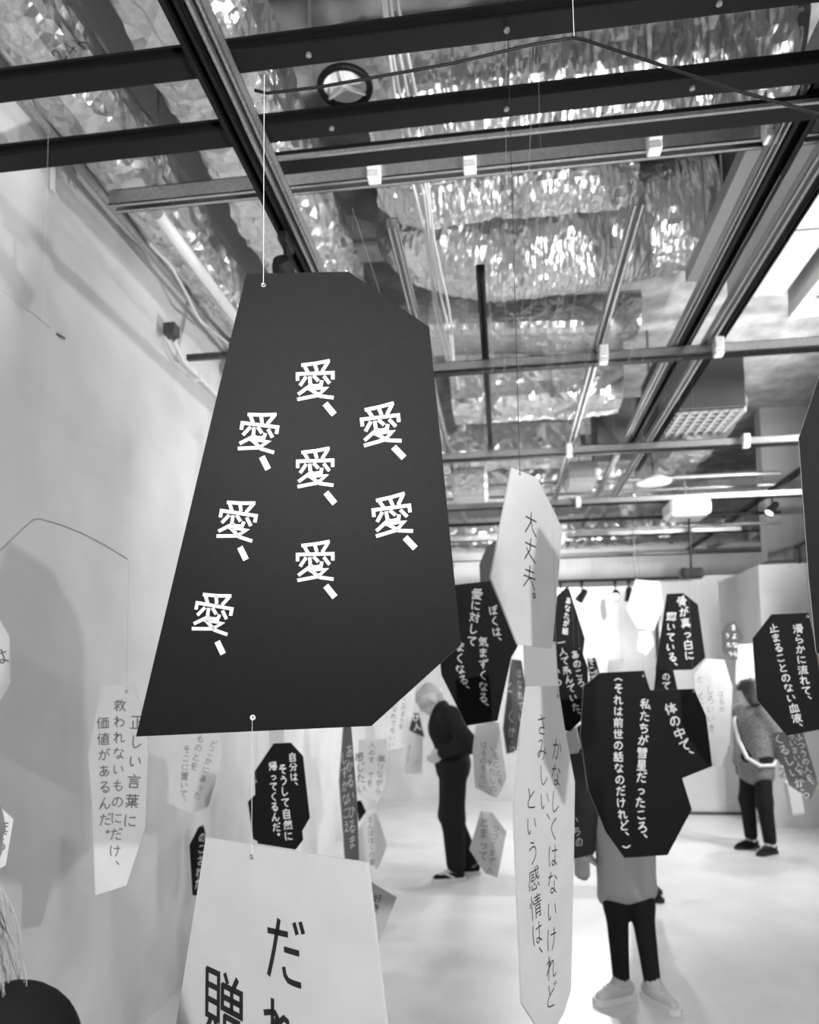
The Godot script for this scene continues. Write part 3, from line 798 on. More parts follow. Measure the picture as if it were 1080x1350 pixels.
# ------------------------------------------------------------------ lettering drawn with strokes on a 100 x 100 square
func make_glyphs() -> void:
	var dots := ";76,6 82,18;90,2 96,14"
	var kana := {
		"あ": "20,22 78,20;46,8 46,60 50,88;68,38 58,66 34,86 20,76 28,56 56,44 80,56 82,74 60,90", "い": "20,20 18,60 28,82 40,70;72,26 84,62", "う": "36,10 64,18;22,38 56,30 76,44 66,74 36,94",
		"え": "38,8 62,16;24,36 72,34 22,88;46,64 56,84 84,86", "か": "14,36 58,32 60,60 50,88 38,80;40,8 30,54 12,88;74,24 90,56", "き": "20,24 76,18;20,42 80,36;42,6 64,58;70,64 34,62 30,82 70,90", "く": "68,8 28,48 70,92",
		"け": "20,12 16,50 22,88;40,34 88,32;68,10 70,56 54,92", "こ": "24,22 76,20;20,66 34,84 82,82", "さ": "18,30 80,24;44,8 68,62;72,66 34,64 30,84 72,92", "し": "32,8 30,66 46,90 82,66",
		"す": "10,26 90,24;56,6 56,54 40,66 34,52 50,42 58,58 46,94", "そ": "28,14 72,12 18,44 86,42 52,58 50,84 74,92", "た": "14,28 60,24;40,8 28,54 16,90;54,46 86,44;52,72 60,86 90,86",
		"ち": "14,26 82,22;44,8 28,56 60,44 82,60 70,82 38,92", "っ": "28,52 60,44 80,58 70,78 46,86", "つ": "10,36 56,24 86,46 72,72 36,82", "て": "12,22 84,18 50,42 46,70 74,90", "と": "30,10 40,44;78,26 32,54 28,82 80,88",
		"な": "14,26 50,22;36,8 16,56;68,22 88,38;64,42 64,76 46,88 34,78 48,68 84,88", "に": "20,12 16,50 22,88;44,28 84,26;42,66 52,80 86,80", "の": "50,22 44,60 26,80 14,56 34,24 66,20 88,48 74,80 54,88",
		"は": "20,12 16,50 22,88;42,32 88,30;68,10 68,76 54,88 42,78 54,68 88,88", "ほ": "20,12 16,50 22,88;42,18 86,16;42,40 88,38;66,18 66,78 52,88 42,78 54,68 86,86", "ま": "18,22 82,20;20,42 80,40;50,6 50,76 36,88 24,78 38,66 80,86",
		"み": "20,16 52,14 20,78 12,64 40,54 88,70;72,40 66,70 50,92", "も": "46,6 38,70 56,90 80,74 78,54;18,32 70,30;16,54 68,52", "ら": "34,8 58,18;28,30 22,64 58,50 80,66 70,86 36,92", "り": "26,12 22,50;70,10 72,54 46,92",
		"る": "26,14 70,12 20,62 60,46 84,66 66,90 40,84 48,70 66,82", "れ": "30,8 30,94;10,32 42,28 10,74;30,52 58,26 68,34 66,76 76,88 92,76", "ろ": "26,14 70,12 20,60 60,44 84,64 70,86 38,92",
		"わ": "30,8 30,94;10,32 42,28 10,74;30,56 60,36 84,54 78,78 54,90", "を": "18,22 78,20;46,6 22,52 48,44 50,70;82,44 38,64 36,86 78,90", "ん": "52,6 12,90 38,52 52,60 56,86 74,86 92,58", "ふ": "44,8 58,18 46,34;50,36 60,64 44,88 34,78;20,56 12,80;72,50 88,76", "よ": "52,30 84,28;52,8 52,74 38,88 24,78 38,66 82,86", "ひ": "14,26 40,22 22,62 42,88 66,72 66,22 90,54", "む": "14,28 58,26;36,8 36,52 22,62 18,48 34,44 38,74 54,88 80,84 80,64;72,22 86,40", "。": "70,8 60,18 70,28 80,18 70,8", "（": "14,80 50,62 86,80", "）": "14,20 50,38 86,20"}
	var kanji := {
		"、": "60,4 84,30", "点": "28,22 72,78", "2": "20,28 36,8 66,10 74,32 18,92 84,92", "4": "64,94 64,8 12,66 88,66", "K": "22,6 22,94;78,6 22,60;40,44 82,94",
		"愛": "84,5 52,10 18,13;24,16 32,31;49,12 54,28;80,10 68,29;7,50 7,35 93,35 93,50;27,44 14,63;37,44 38,62 46,67 64,65 66,55;47,42 57,53;72,44 84,60;42,62 10,85;34,73 76,73 56,90 8,98;38,74 62,92 93,97",
		"眠": "8,14 38,14 38,88 8,88 8,14;8,38 38,38;8,62 38,62;50,10 90,10 90,36 50,36;50,10 50,88 74,78;50,56 94,54;70,36 78,76 94,90 96,72", "好": "28,6 14,56 40,88;6,32 48,32;40,32 34,62 8,92;54,14 90,14 72,36;72,36 72,90 60,86;50,50 98,50", "大": "10,34 90,34;50,6 46,50 10,94;50,40 62,72 92,94", "丈": "10,30 90,30;52,6 48,50 10,94;22,48 50,72 92,94", "夫": "18,28 82,28;8,52 92,52;50,6 46,56 8,94;52,54 92,94", "一": "8,50 92,50", "人": "50,10 44,50 8,92;50,36 66,70 94,92",
		"気": "30,6 10,36;24,18 86,18;28,32 78,32;14,46 74,46 76,80 92,92 94,76;58,56 16,90;24,60 60,90", "対": "28,6 28,20;8,24 50,24;42,30 10,88;14,44 48,84;54,34 96,34;80,8 80,90 66,84;60,50 68,64",
		"飛": "14,14 56,14 60,36 72,44;74,10 62,22;8,44 48,40;30,26 26,60 10,92;46,24 46,92;54,56 90,56 86,84 96,92;78,62 66,74",
		"燃": "20,8 20,50 6,90;6,28 10,44;36,24 30,40;22,52 36,78;54,10 40,44;50,20 66,20 60,40 40,62;50,30 58,36;74,10 72,40 56,66;62,34 96,34;76,38 94,64;86,14 92,24;38,76 32,92;52,78 54,92;68,78 72,92;84,76 94,92",
		"私": "42,8 12,20;6,36 50,36;28,18 28,94;28,40 8,72;30,46 48,64;68,12 52,84 88,78;78,56 94,92", "彗": "10,14 46,14;10,26 46,26;8,40 48,38;28,6 28,48;54,14 90,14;54,26 90,26;52,40 92,38;72,6 72,48;18,56 80,56 80,92 16,92;20,74 80,74",
		"星": "24,8 76,8 76,40 24,40 24,8;24,24 76,24;30,46 14,64;22,56 84,56;20,74 80,74;8,94 92,94;50,46 50,94", "前": "30,6 38,18;70,4 60,18;6,24 94,24;16,38 16,94;16,38 46,38 46,92 38,88;16,56 46,56;16,72 46,72;64,40 64,76;84,34 84,92 72,90",
		"世": "6,36 94,36;22,10 22,88 90,88;50,8 50,64;74,8 74,64 50,64", "話": "22,6 28,14;6,24 44,24;12,38 40,38;12,50 40,50;12,64 40,64 40,88 12,88 12,64;86,8 54,16;48,36 96,36;70,14 70,56;54,58 88,58 88,92 54,92 54,58",
		"体": "28,6 8,50;20,34 20,94;36,30 96,30;66,8 66,94;62,34 38,76;70,34 96,76;50,74 84,74", "中": "12,28 88,28 88,62 12,62 12,28;50,6 50,96",
		"骨": "26,34 26,8 74,8 74,34;46,8 46,22 74,22;10,50 10,36 90,36 90,50;26,50 26,94;26,50 74,50 74,92 62,90;26,64 74,64;26,78 74,78", "真": "50,4 50,20;14,14 86,14;24,22 76,22 76,66 24,66 24,22;24,36 76,36;24,50 76,50;6,76 94,76;34,80 16,94;64,80 86,94",
		"白": "52,4 40,22;18,24 82,24 82,94 18,94 18,24;18,58 82,58", "輝": "24,6 24,40;8,12 14,32;40,12 34,32;4,42 46,42;18,42 16,76 4,92;34,42 34,84 48,86;52,20 52,10 96,10 96,20;54,28 94,28;74,16 74,96;58,40 90,40 90,66 58,66 58,40;58,53 90,53;50,80 98,80",
		"滑": "10,10 20,20;6,34 16,44;8,92 24,58;42,34 42,8 82,8 82,34;58,8 58,22 82,22;30,50 30,38 94,38 94,50;42,52 42,94;42,52 82,52 82,92 72,90;42,66 82,66;42,78 82,78",
		"流": "10,10 20,20;6,34 16,44;8,92 24,58;62,4 62,18;32,20 94,20;56,24 40,46 84,44;74,32 88,50;44,54 42,80 30,94;62,54 62,92;80,54 80,88 96,90", "止": "50,8 50,90;50,44 86,44;22,40 22,90;6,90 94,90",
		"血": "52,4 40,22;14,26 86,26 86,88;14,26 14,88;38,26 38,88;62,26 62,88;4,90 96,90", "液": "10,10 20,20;6,34 16,44;8,92 24,58;62,4 62,18;32,20 96,20;46,26 30,58;40,46 40,94;64,28 50,60;60,40 88,40 74,72 50,94;58,50 72,60;62,60 94,94",
		"自": "50,4 42,18;20,20 80,20 80,94 20,94 20,20;20,44 80,44;20,68 80,68", "分": "36,8 8,46;62,8 94,44;24,48 76,48 72,88 58,86;48,50 40,74 14,94",
		"然": "34,8 12,46;30,18 50,18 44,42 16,64;28,30 38,40;70,8 66,40 50,66;56,32 96,32;72,38 94,64;84,12 92,22;20,76 12,92;40,78 42,92;62,78 66,92;82,76 94,92",
		"帰": "14,14 14,54;32,6 32,54 12,92;46,8 86,8 86,40 46,40;50,24 86,24;40,64 40,50 94,50 94,64;50,64 50,88;50,64 84,64 84,86 76,84;66,44 66,96",
		"置": "14,8 86,8 86,28 14,28 14,8;38,8 38,28;62,8 62,28;16,38 86,38;50,32 48,46;32,46 76,46 76,84 32,84 32,46;32,58 76,58;32,70 76,70;14,50 14,94 92,94", "正": "12,12 88,12;52,12 52,90;52,48 84,48;24,42 24,90;6,92 94,92",
		"言": "44,6 54,16;8,24 92,24;22,38 78,38;22,52 78,52;24,66 76,66 76,92 24,92 24,66", "葉": "8,14 92,14;34,6 34,24;66,6 66,24;10,36 90,36;28,26 28,58 78,58;50,26 50,56;72,26 72,48 50,48;8,70 92,70;50,60 50,96;44,72 12,92;56,72 88,92",
		"救": "8,24 52,24;30,8 30,88 20,84;42,8 48,16;14,36 18,50;8,74 28,58;48,40 38,54;34,54 50,70;66,6 52,44;60,26 96,26;84,26 76,62 50,94;64,44 74,68 96,94",
		"価": "28,6 8,48;20,32 20,94;34,16 96,16;40,36 90,36 90,88 40,88 40,36;56,16 56,88;74,16 74,88", "値": "28,6 8,48;20,32 20,94;40,16 94,16;66,4 64,28;50,30 86,30 86,76 50,76 50,30;50,46 86,46;50,60 86,60;38,36 38,92 96,92",
		"贈": "8,8 38,8 38,70 8,70 8,8;8,28 38,28;8,48 38,48;18,74 6,94;30,74 42,92;54,4 60,14;84,4 76,16;48,20 94,20 94,50 48,50 48,20;71,20 71,50;48,35 94,35;54,60 88,60 88,94 54,94 54,60;54,77 88,77",
		"感": "16,18 14,50 4,70;16,18 90,18;60,4 66,40 86,56 92,44;84,28 60,54;76,4 86,12;26,30 50,30;28,40 50,40 50,54 28,54 28,40;14,70 8,86;30,68 30,88 66,88 68,76;46,64 56,74;78,68 90,84",
		"情": "20,4 20,96;8,28 6,46;30,24 36,38;42,16 94,16;46,28 90,28;38,40 98,40;68,4 68,40;50,50 50,96;50,50 86,50 86,94 76,92;50,64 86,64;50,78 86,78"}
	for pair in [["が", "か"], ["ず", "す"], ["だ", "た"], ["で", "て"], ["ど", "と"], ["ぼ", "ほ"], ["ば", "は"], ["づ", "つ"], ["じ", "し"], ["ぽ", "ほ"]]:
		kana[pair[0]] = kana[pair[1]] + dots
	for set_of in [kana, kanji]:
		for ch in set_of:
			var strokes := []
			for st in set_of[ch].split(";"):
				var p := pixels(st)
				if set_of == kana and p.size() > 2:
					var c := Curve2D.new()
					for i in p.size():
						var t := Vector2.ZERO
						if i > 0 and i < p.size() - 1:
							t = (p[i + 1] - p[i - 1]) * 0.2
							t = t.limit_length(minf(p[i].distance_to(p[i + 1]), p[i].distance_to(p[i - 1])) * 0.45)
						c.add_point(p[i], -t, t)
					var q := PackedVector2Array()
					var steps := clampi(int(c.get_baked_length() / 9.0), 4, 24)
					for i in steps + 1: q.append(c.sample_baked(c.get_baked_length() * i / steps, true))
					p = q
				strokes.append(p)
			glyphs[ch] = strokes
# adds one character around the point c; right and down are unit vectors in the plane, place() lifts the plane into space
func stroke_glyph(s: Shape, ch: String, c: Vector2, right: Vector2, down: Vector2, size: float, width: float, place: Callable) -> void:
	if not glyphs.has(ch):
		return
	for st in glyphs[ch]:
		var p := PackedVector2Array()
		for q in st:
			p.append(c + (right * (q.x - 50.0) + down * (q.y - 50.0)) * size / 100.0)
		var half := width / 2
		var ends := []
		for i in p.size():
			var d0 := (p[i] - p[maxi(i - 1, 0)]).normalized() if i > 0 else (p[1] - p[0]).normalized()
			var d1 := (p[mini(i + 1, p.size() - 1)] - p[i]).normalized() if i < p.size() - 1 else d0
			var m := (d0 + d1)
			m = d0 if m.length() < 0.3 else m.normalized()
			var nn := Vector2(-m.y, m.x) * half / maxf(0.5, m.dot(d0))
			var e := p[i]
			if i == 0: e -= d0 * half * 0.4
			if i == p.size() - 1: e += d0 * half * 0.4
			ends.append([place.call(e + nn), place.call(e - nn)])
		for i in p.size() - 1:
			s.quad(ends[i][0], ends[i][1], ends[i + 1][1], ends[i + 1][0])

# ------------------------------------------------------------------ hanging boards
const THICK := 0.005
const HANG_Y := GRID_Y - 0.0095
# texts: [characters, pixels of the column (first to last character centre), stroke width 0..1, size 0..1 of the spacing]
func board(called: String, label: String, group: String, m: Material, ink: Material, z: float, yaw: float, outline: String, texts: Array, string_at := Vector2.ZERO, string_m: Material = null, top_y := HANG_Y) -> Node3D:
	var px := pixels(outline)
	var mid := Vector2.ZERO
	for q in px: mid += q
	mid /= px.size()
	var a := deg_to_rad(yaw)
	var b := Basis(Vector3(cos(a), 0, -sin(a)), Vector3.UP, Vector3(sin(a), 0, cos(a)))
	var o := on_depth(mid.x, mid.y, z)
	var inv := b.inverse()
	var flat := func(q: Vector2) -> Vector2:
		var w: Vector3 = inv * (on_plane(q.x, q.y, o, b.z) - o)
		return Vector2(w.x, w.y)
	var poly := PackedVector2Array()
	for q in px: poly.append(flat.call(q))
	if Geometry2D.is_polygon_clockwise(poly): poly.reverse()      # anticlockwise seen from the front
	var t := thing(called, label, "board", o, b, group)
	var h := THICK / 2
	var s := Shape.new()
	var tri := Geometry2D.triangulate_polygon(poly)
	for i in range(0, tri.size(), 3):
		var p0 := poly[tri[i]]; var p1 := poly[tri[i + 1]]; var p2 := poly[tri[i + 2]]
		if (p1 - p0).cross(p2 - p0) < 0:
			var sw := p1; p1 = p2; p2 = sw
		s.tri(Vector3(p0.x, p0.y, h), Vector3(p1.x, p1.y, h), Vector3(p2.x, p2.y, h))
		s.tri(Vector3(p0.x, p0.y, -h), Vector3(p2.x, p2.y, -h), Vector3(p1.x, p1.y, -h))
	part("sheet", s, m, t)
	s = Shape.new()
	for i in poly.size():
		var p := poly[i]; var q2 := poly[(i + 1) % poly.size()]
		s.quad(Vector3(p.x, p.y, h), Vector3(p.x, p.y, -h), Vector3(q2.x, q2.y, -h), Vector3(q2.x, q2.y, h))
	part("cut_edge", s, M.core, t)
	var lift := func(p: Vector2) -> Vector3: return Vector3(p.x, p.y, h + 0.0004)
	for tx in texts:
		var chars: String = tx[0]
		var col := pixels(tx[1])
		var path := PackedVector2Array()
		for q in col: path.append(flat.call(q))
		var lens := PackedFloat32Array([0.0])
		for i in path.size() - 1: lens.append(lens[-1] + path[i].distance_to(path[i + 1]))
		var n := chars.length()
		var gap := lens[-1] / maxf(n - 1, 1)
		var size: float = gap * (tx[3] if tx.size() > 3 else 0.92)
		for i in n:
			var sh := Shape.new()
			var at := gap * i
			var k := 0
			while k < lens.size() - 2 and at > lens[k + 1]: k += 1
			var d := (path[k + 1] - path[k]).normalized()
			stroke_glyph(sh, chars[i], path[k] + d * (at - lens[k]), Vector2(-d.y, d.x), d, size, size * tx[2], lift)
			if sh.v.size(): part("character", sh, ink, t)
	var hang := string_at
	if hang == Vector2.ZERO:
		hang = px[0]
		for q in px:
			if q.y < hang.y: hang = q
		hang = hang.lerp(mid, 0.06)
	var hp: Vector2 = flat.call(hang)
	var st := Shape.new()
	var thick := (0.0006 if z < 1.5 else 0.0003) if string_m == null else 0.0009
	st.tube(PackedVector3Array([Vector3(hp.x, hp.y, h + 0.001), Vector3(hp.x, top_y - o.y, h + 0.001)]), thick, 5)
	part("string", st, string_m if string_m else (M.string_white if z < 1.5 else M.string_grey), t)
	if top_y == HANG_Y:                                # short wire from the string's top to the nearest cross rail
		var top := t.transform * Vector3(hp.x, top_y - o.y, h + 0.001)
		var best: float = rail_z[0]
		for rz in rail_z:
			if absf(rz - top.z) < absf(best - top.z): best = rz
		var inv_t := t.transform.affine_inverse()
		st = Shape.new()
		st.tube(PackedVector3Array([inv_t * top, inv_t * Vector3(top.x, top_y, best)]), 0.0008, 5)
		part("carrying_wire", st, M.string_grey, t)
	st = Shape.new()
	st.ring(Vector3(hp.x, hp.y, h + 0.001), Basis(Vector3.RIGHT, Vector3.BACK, Vector3.DOWN), 0.0034, 0.0013, 16, 6)
	part("eyelet", st, M.steel, t)
	return t
func place_char(t: Node3D, ink: Material, items: Array, width: float) -> void:   # single characters: [character, pixel x, pixel y, size in pixels, turn in degrees]
	var b := t.basis
	for it in items:
		var c: Vector3 = b.inverse() * (on_plane(it[1], it[2], t.position, b.z) - t.position)
		var e: Vector3 = b.inverse() * (on_plane(it[1], it[2] + it[3], t.position, b.z) - t.position)
		var size := absf(e.y - c.y)
		var r := deg_to_rad(it[4])
		var sh := Shape.new()
		stroke_glyph(sh, it[0], Vector2(c.x, c.y), Vector2(cos(r), -sin(r)), Vector2(-sin(r), -cos(r)), size, size * width, func(p): return Vector3(p.x, p.y, THICK / 2 + 0.0004))
		part("character", sh, ink, t)
func boards() -> void:
	var gk := "black boards with white writing"
	var gw := "white boards with dark writing"
	var K: Material = M.board_black
	var W: Material = M.board_white
	var iw: Material = M.ink_white
	var ik: Material = M.ink_black
	var ig: Material = M.ink_grey
	# the two large boards at the front
	var t := board("hanging_board", "large black board with the kanji for love printed eight times", gk, K, iw, 1.25, 4.0, "325,362 460,359 566,432 608,850 490,957 180,971", [], Vector2(348, 377), null, on_depth(348, 123, 1.28).y)
	place_char(t, iw, [["愛", 416, 501, 53, 0], ["愛", 416, 616, 53, 0], ["愛", 416, 739, 54, 0], ["愛", 342, 569, 54, 9], ["愛", 314, 685, 54, 10], ["愛", 282, 807, 55, 11], ["愛", 502, 559, 55, -5], ["愛", 517, 678, 55, -6]], 0.085)
	place_char(t, iw, [["点", 435, 540, 22, 0], ["点", 436, 657, 22, 0], ["点", 436, 780, 23, 0], ["点", 350, 611, 22, 12], ["点", 321, 730, 22, 12], ["点", 291, 854, 22, 12], ["点", 526, 597, 23, -4], ["点", 541, 716, 23, -4]], 0.36)
	var low := Shape.new()
	var e: Vector3 = t.basis.inverse() * (on_plane(334, 946, t.position, t.basis.z) - t.position)
	low.ring(e + Vector3(0, 0, THICK / 2 + 0.001), Basis(Vector3.RIGHT, Vector3.BACK, Vector3.DOWN), 0.0034, 0.0018, 16, 6)
	part("eyelet", low, M.ink_white, t)
	t = board("hanging_board", "large white board with heavy black brush print hung below the big black board", gw, W, ik, 1.2, -36.0, "273,1104 485,1137 516,1400 500,1500 330,1560 215,1480 232,1360", [], Vector2(334, 1129), null, on_depth(334, 946, 1.22).y)
	place_char(t, ik, [["だ", 375, 1254, 96, 0], ["れ", 372, 1362, 96, 0], ["贈", 296, 1328, 100, 0]], 0.085)
	# the slanted white pair
	board("hanging_board", "turned white board with one short handwritten column, daijoubu", gw, W, ik, 1.9, 58.0, "674,617 707,630 729,673 741,698 733,787 727,855 682,850 646,762", [["大丈夫。", "699,690 698,727 697,763 701,797", 0.06, 0.95]], Vector2(684, 625), M.string_black)
	board("hanging_board", "long narrow white board with three thin handwritten columns", gw, W, ik, 1.85, 60.0, "694,905 735,904 744,962 757,1031 756,1110 752,1304 743,1335 725,1365 706,1352 687,1322 678,1100 677,1040 683,983", [["かなしくはないけれど", "733,988 731,1050 728,1110 727,1180 725,1313", 0.055, 0.95], ["さみしい、", "713,955 714,1000 719,1088", 0.055, 0.95], ["という感情は、", "699,1052 700,1100 704,1180 709,1266", 0.055, 0.95]])
	board("hanging_board", "pale sheet showing between the two handwritten white boards", gw, M.board_pale, ik, 2.6, 20.0, "690,850 732,846 737,915 693,915", [])
	board("hanging_board", "large blank dark board hanging from the long wire arm", gk, K, iw, 1.3, -8.0, "1092,460 1053,578 1066,760 1076,860 1180,905 1260,700 1200,470", [], Vector2(1128, 478), null, on_depth(1128, 160, 1.28).y)
	# middle distance, black
	board("hanging_board", "black board touching the big board's right side, text beginning boku wa", gk, K, iw, 3.0, 12.0, "600,771 655,765 684,850 674,867 656,950 615,957 582,890 575,830", [["ぼくは、", "650,805 657,847", 0.12], ["気まずくなる、", "637,846 637,925 641,934", 0.12], ["愛に対して", "629,783 622,845", 0.12], ["まくなる、", "607,853 606,880 615,911", 0.12]])
	board("hanging_board", "plain dark board rising above the boku wa board", gk, M.board_dark, iw, 3.7, 0.0, "655,711 641,722 632,744 634,790 668,790 668,720", [])
	board("hanging_board", "narrow turned grey board between the boku wa board and the handwritten board", gk, M.board_grey, iw, 4.0, 55.0, "674,869 687,871 693,907 683,988 668,994 663,960", [["はなれていく", "684,888 687,960", 0.1], ["とおくから", "671,905 675,985", 0.1]])
	board("hanging_board", "slim black board peeking from behind the short handwritten white board", gk, K, iw, 3.5, 25.0, "734,786 749,772 771,842 767,872 727,864", [["あなたが話", "749,792 745,832", 0.12]])
	board("hanging_board", "black board with the words ano koro, beside the long handwritten board", gk, K, iw, 3.3, 10.0, "716,856 765,852 775,880 776,940 752,964 741,963 736,906 711,903 712,880", [["あのころ、", "758,863 768,912", 0.12], ["一人で飛んでいた、", "740,847 747,885 762,944", 0.12], ["いつ", "733,886 735,900", 0.12], ["燃える", "722,868 720,896", 0.12]])
	board("hanging_board", "small dark board half hidden behind the tallest two column black board", gk, K, iw, 4.6, 20.0, "774,868 785,867 795,905 780,912", [["そこで", "779,872 781,895", 0.12], ["また", "786,886 788,893", 0.12]])
	board("hanging_board", "tallest black board, two long columns, hiding a person in a grey tunic", gk, K, iw, 2.9, 8.0, "791,887 849,884 862,925 899,1025 912,1067 880,1127 823,1131 798,1096 775,1040 765,970 769,905", [["（それは前世の話なのだけれど、）", "815,893 815,1000 819,1060 826,1119", 0.12], ["私たちが彗星だったころ、", "851,928 847,980 844,1060 848,1107", 0.12]])
	board("hanging_board", "black board with one slanting column, overlapping the tall two column board", gk, K, iw, 3.15, 5.0, "856,910 915,908 931,944 939,1010 899,1026 872,990", [["体の中で、", "884,934 890,952 903,984 911,998", 0.12]])
	board("hanging_board", "black board whose first kanji means bone, before the end wall", gk, K, iw, 3.6, 0.0, "879,783 901,782 920,797 930,867 913,883 864,884", [["骨が真っ白に", "899,793 904,822 909,864", 0.12], ["輝いている、", "885,813 884,855 889,880", 0.12]])
	board("hanging_board", "short black board hanging right below the bone board", gk, K, iw, 3.9, 0.0, "865,880 887,880 894,912 862,914", [["ので", "878,892 878,904", 0.1]])
	board("hanging_board", "black octagonal board about flowing blood, over the person with the strap", gk, K, iw, 2.75, -6.0, "1017,810 1066,808 1072,835 1092,950 1080,962 1037,970 998,923 992,842", [["滑らかに流れて、", "1052,829 1058,880 1065,924", 0.12], ["止まることのない血液、", "1020,828 1032,880 1054,960", 0.12]])
	board("hanging_board", "slate grey board in front of the person with the tote bag", gk, M.board_grey, iw, 3.5, -20.0, "1018,966 1058,962 1079,1033 1069,1054 1040,1035 1028,992", [["くるしいから", "1027,975 1061,1046", 0.1], ["ちいさい人を", "1043,970 1056,1018", 0.1], ["ふつうの人を、", "1054,972 1070,1036", 0.1]])
	board("hanging_board", "dark grey board tucked left of the tall two column black board", gk, M.board_dark, iw, 3.2, 30.0, "750,994 790,990 790,1060 783,1126 756,1132 757,1030", [["いちの", "757,1082 763,1110", 0.12]])
	board("hanging_board", "black octagonal board with three columns, above the large white board", gk, K, iw, 2.6, -4.0, "336,1017 361,980 384,979 400,997 409,1078 399,1095 400,1107 390,1120 340,1112 337,1060", [["自分は、", "386,998 389,1037", 0.11], ["そうして自然に", "373,1014 376,1050 381,1102", 0.11], ["帰ってくるんだ。", "360,1010 362,1060 366,1104", 0.11]], Vector2(338, 1030))
	board("hanging_board", "sliver of a black board behind the three column black octagon", gk, K, iw, 3.1, 0.0, "327,1057 338,1046 345,1050 345,1112 334,1106", [])
	board("hanging_board", "thin turned black board near the left wall", gk, K, iw, 3.2, 68.0, "268,1087 271,1102 260,1181 253,1180 249,1114 261,1091", [["のこされた", "266,1104 261,1165", 0.1]])
	board("hanging_board", "tiny dark octagon board above the pale far boards", gk, M.board_dark, iw, 6.0, 10.0, "958,822 971,819 980,840 973,850 973,869 963,870 952,858 951,833", [["さよなら", "967,827 970,862", 0.08, 0.7], ["うたう", "959,838 963,862", 0.08, 0.55]])
	board("hanging_board", "tiny grey board beside the person with the tote bag", gk, M.board_grey, iw, 6.4, 0.0, "947,962 955,960 962,985 956,992 949,990", [])
	board("hanging_board", "tiny dark board edge far behind the grey turned board", gk, K, iw, 5.4, 0.0, "470,1056 476,1055 483,1070 473,1084", [])
	board("hanging_board", "small dark pointed board beside the man in black", gk, M.board_dark, iw, 5.9, 0.0, "546,940 552,940 560,972 545,966 539,962", [["ひ人", "548,946 550,958", 0.1]], Vector2(555, 958))
	board("hanging_board", "thin rimmed board seen edge on before the end wall", gk, M.board_grey, ik, 7.0, 70.0, "793,790 798,790 800,812 797,819 793,815 791,800", [])
	# white and pale boards
	board("hanging_board", "tall white board with three printed columns close to the left wall", gw, W, ig, 2.0, 14.0, "134,904 178,903 196,977 192,1090 167,1167 126,1180 122,1064 117,995", [["救われないものにだけ、", "158,930 157,1000 155,1060 151,1143", 0.09, 0.8], ["価値があるんだ。", "136,953 138,1030 139,1102", 0.09, 0.8], ["正しい言葉に", "181,952 178,1020 172,1082", 0.09, 0.75]], Vector2(167, 912), null, on_depth(168, 738, 2.0).y)
	board("hanging_board", "white board with a heavy kanji beside the fair haired visitor", gw, W, ig, 1.6, 20.0, "-40,1052 0,1063 18,1080 8,1140 -10,1152 -40,1150", [["葉る", "2,1092 0,1113", 0.1]])
	board("hanging_board", "white board hanging under the thin grey wire arm, one hiragana showing", gw, W, ig, 2.0, 25.0, "-70,790 -10,800 13,840 14,900 -20,960 -80,940", [["ずは", "-10,835 0,866", 0.09, 0.7]], Vector2(-30, 803), null, on_depth(-30, 752, 2.0).y)
	board("hanging_board", "pale hexagonal board with three columns under the big black board's corner", gw, M.board_pale, ig, 3.0, 22.0, "245,962 287,960 295,990 275,1063 252,1073 224,1059 230,991", [["どこかにあった", "281,981 270,1020 260,1049", 0.08], ["ものとを", "264,974 256,1010", 0.08], ["そこに置いて、", "246,988 241,1058", 0.08]])
	board("hanging_board", "pale strip of board above the three column black octagon", gw, M.board_pale, ig, 3.6, 0.0, "354,950 374,950 374,1000 356,1000", [])
	board("hanging_board", "tall grey board turned almost edge on behind the white board", gw, M.board_grey, iw, 3.0, 66.0, "453,950 462,950 470,1050 473,1133 455,1140 447,1030", [["あかるいひるま", "460,990 464,1110", 0.08], ["しずかなこえ", "453,1000 456,1090", 0.08]])
	board("hanging_board", "pale board with three columns beside the turned grey board", gw, M.board_pale, ig, 4.0, 4.0, "473,975 510,974 512,1030 499,1057 470,1048", [["人のすべてを", "491,982 488,1032", 0.09], ["眠りながら", "503,1000 499,1042", 0.09], ["感じたい", "474,998 477,1040", 0.09]])
	board("hanging_board", "pale pointed board with one column under the three column board", gw, M.board_pale, ig, 3.7, 4.0, "484,1072 497,1072 511,1115 498,1146 472,1142 472,1096", [["さんぽほくの愛", "488,1080 491,1136", 0.09]], Vector2(500, 1088))
	board("hanging_board", "pale pointed board with two characters against the large white board's edge", gw, M.board_pale, ig, 2.7, 6.0, "470,1158 490,1163 523,1183 499,1246 480,1228", [["好き", "498,1184 496,1197", 0.1]])
	board("hanging_board", "white board above the small dark pointed board", gw, W, ig, 4.8, 10.0, "490,950 520,915 548,903 547,925 535,985 510,989 497,972", [["このまちを", "533,925 529,958", 0.08], ["はなれてもいい", "521,925 516,982", 0.08]])
	board("hanging_board", "faint white board under the small dark pointed board", gw, W, ig, 6.4, 0.0, "538,966 557,968 557,1020 533,1022", [["さくら", "540,985 538,1000", 0.06]])
	board("hanging_board", "pale pointed board right of the man in black", gw, M.board_pale, ig, 4.3, 6.0, "627,957 648,950 658,953 663,994 668,1026 655,1053 626,1038 623,991", [["はるのそらに", "638,982 636,1034", 0.08], ["わたしの", "648,1006 650,1040", 0.08], ["いることを", "651,986 660,1030", 0.08]])
	board("hanging_board", "pale board at the shins of the man in black", gw, M.board_pale, ig, 4.5, 8.0, "634,1069 649,1071 668,1097 656,1157 639,1151 619,1120", [["つづくまで人", "654,1092 646,1146", 0.08], ["とまって", "638,1084 637,1128", 0.08]])
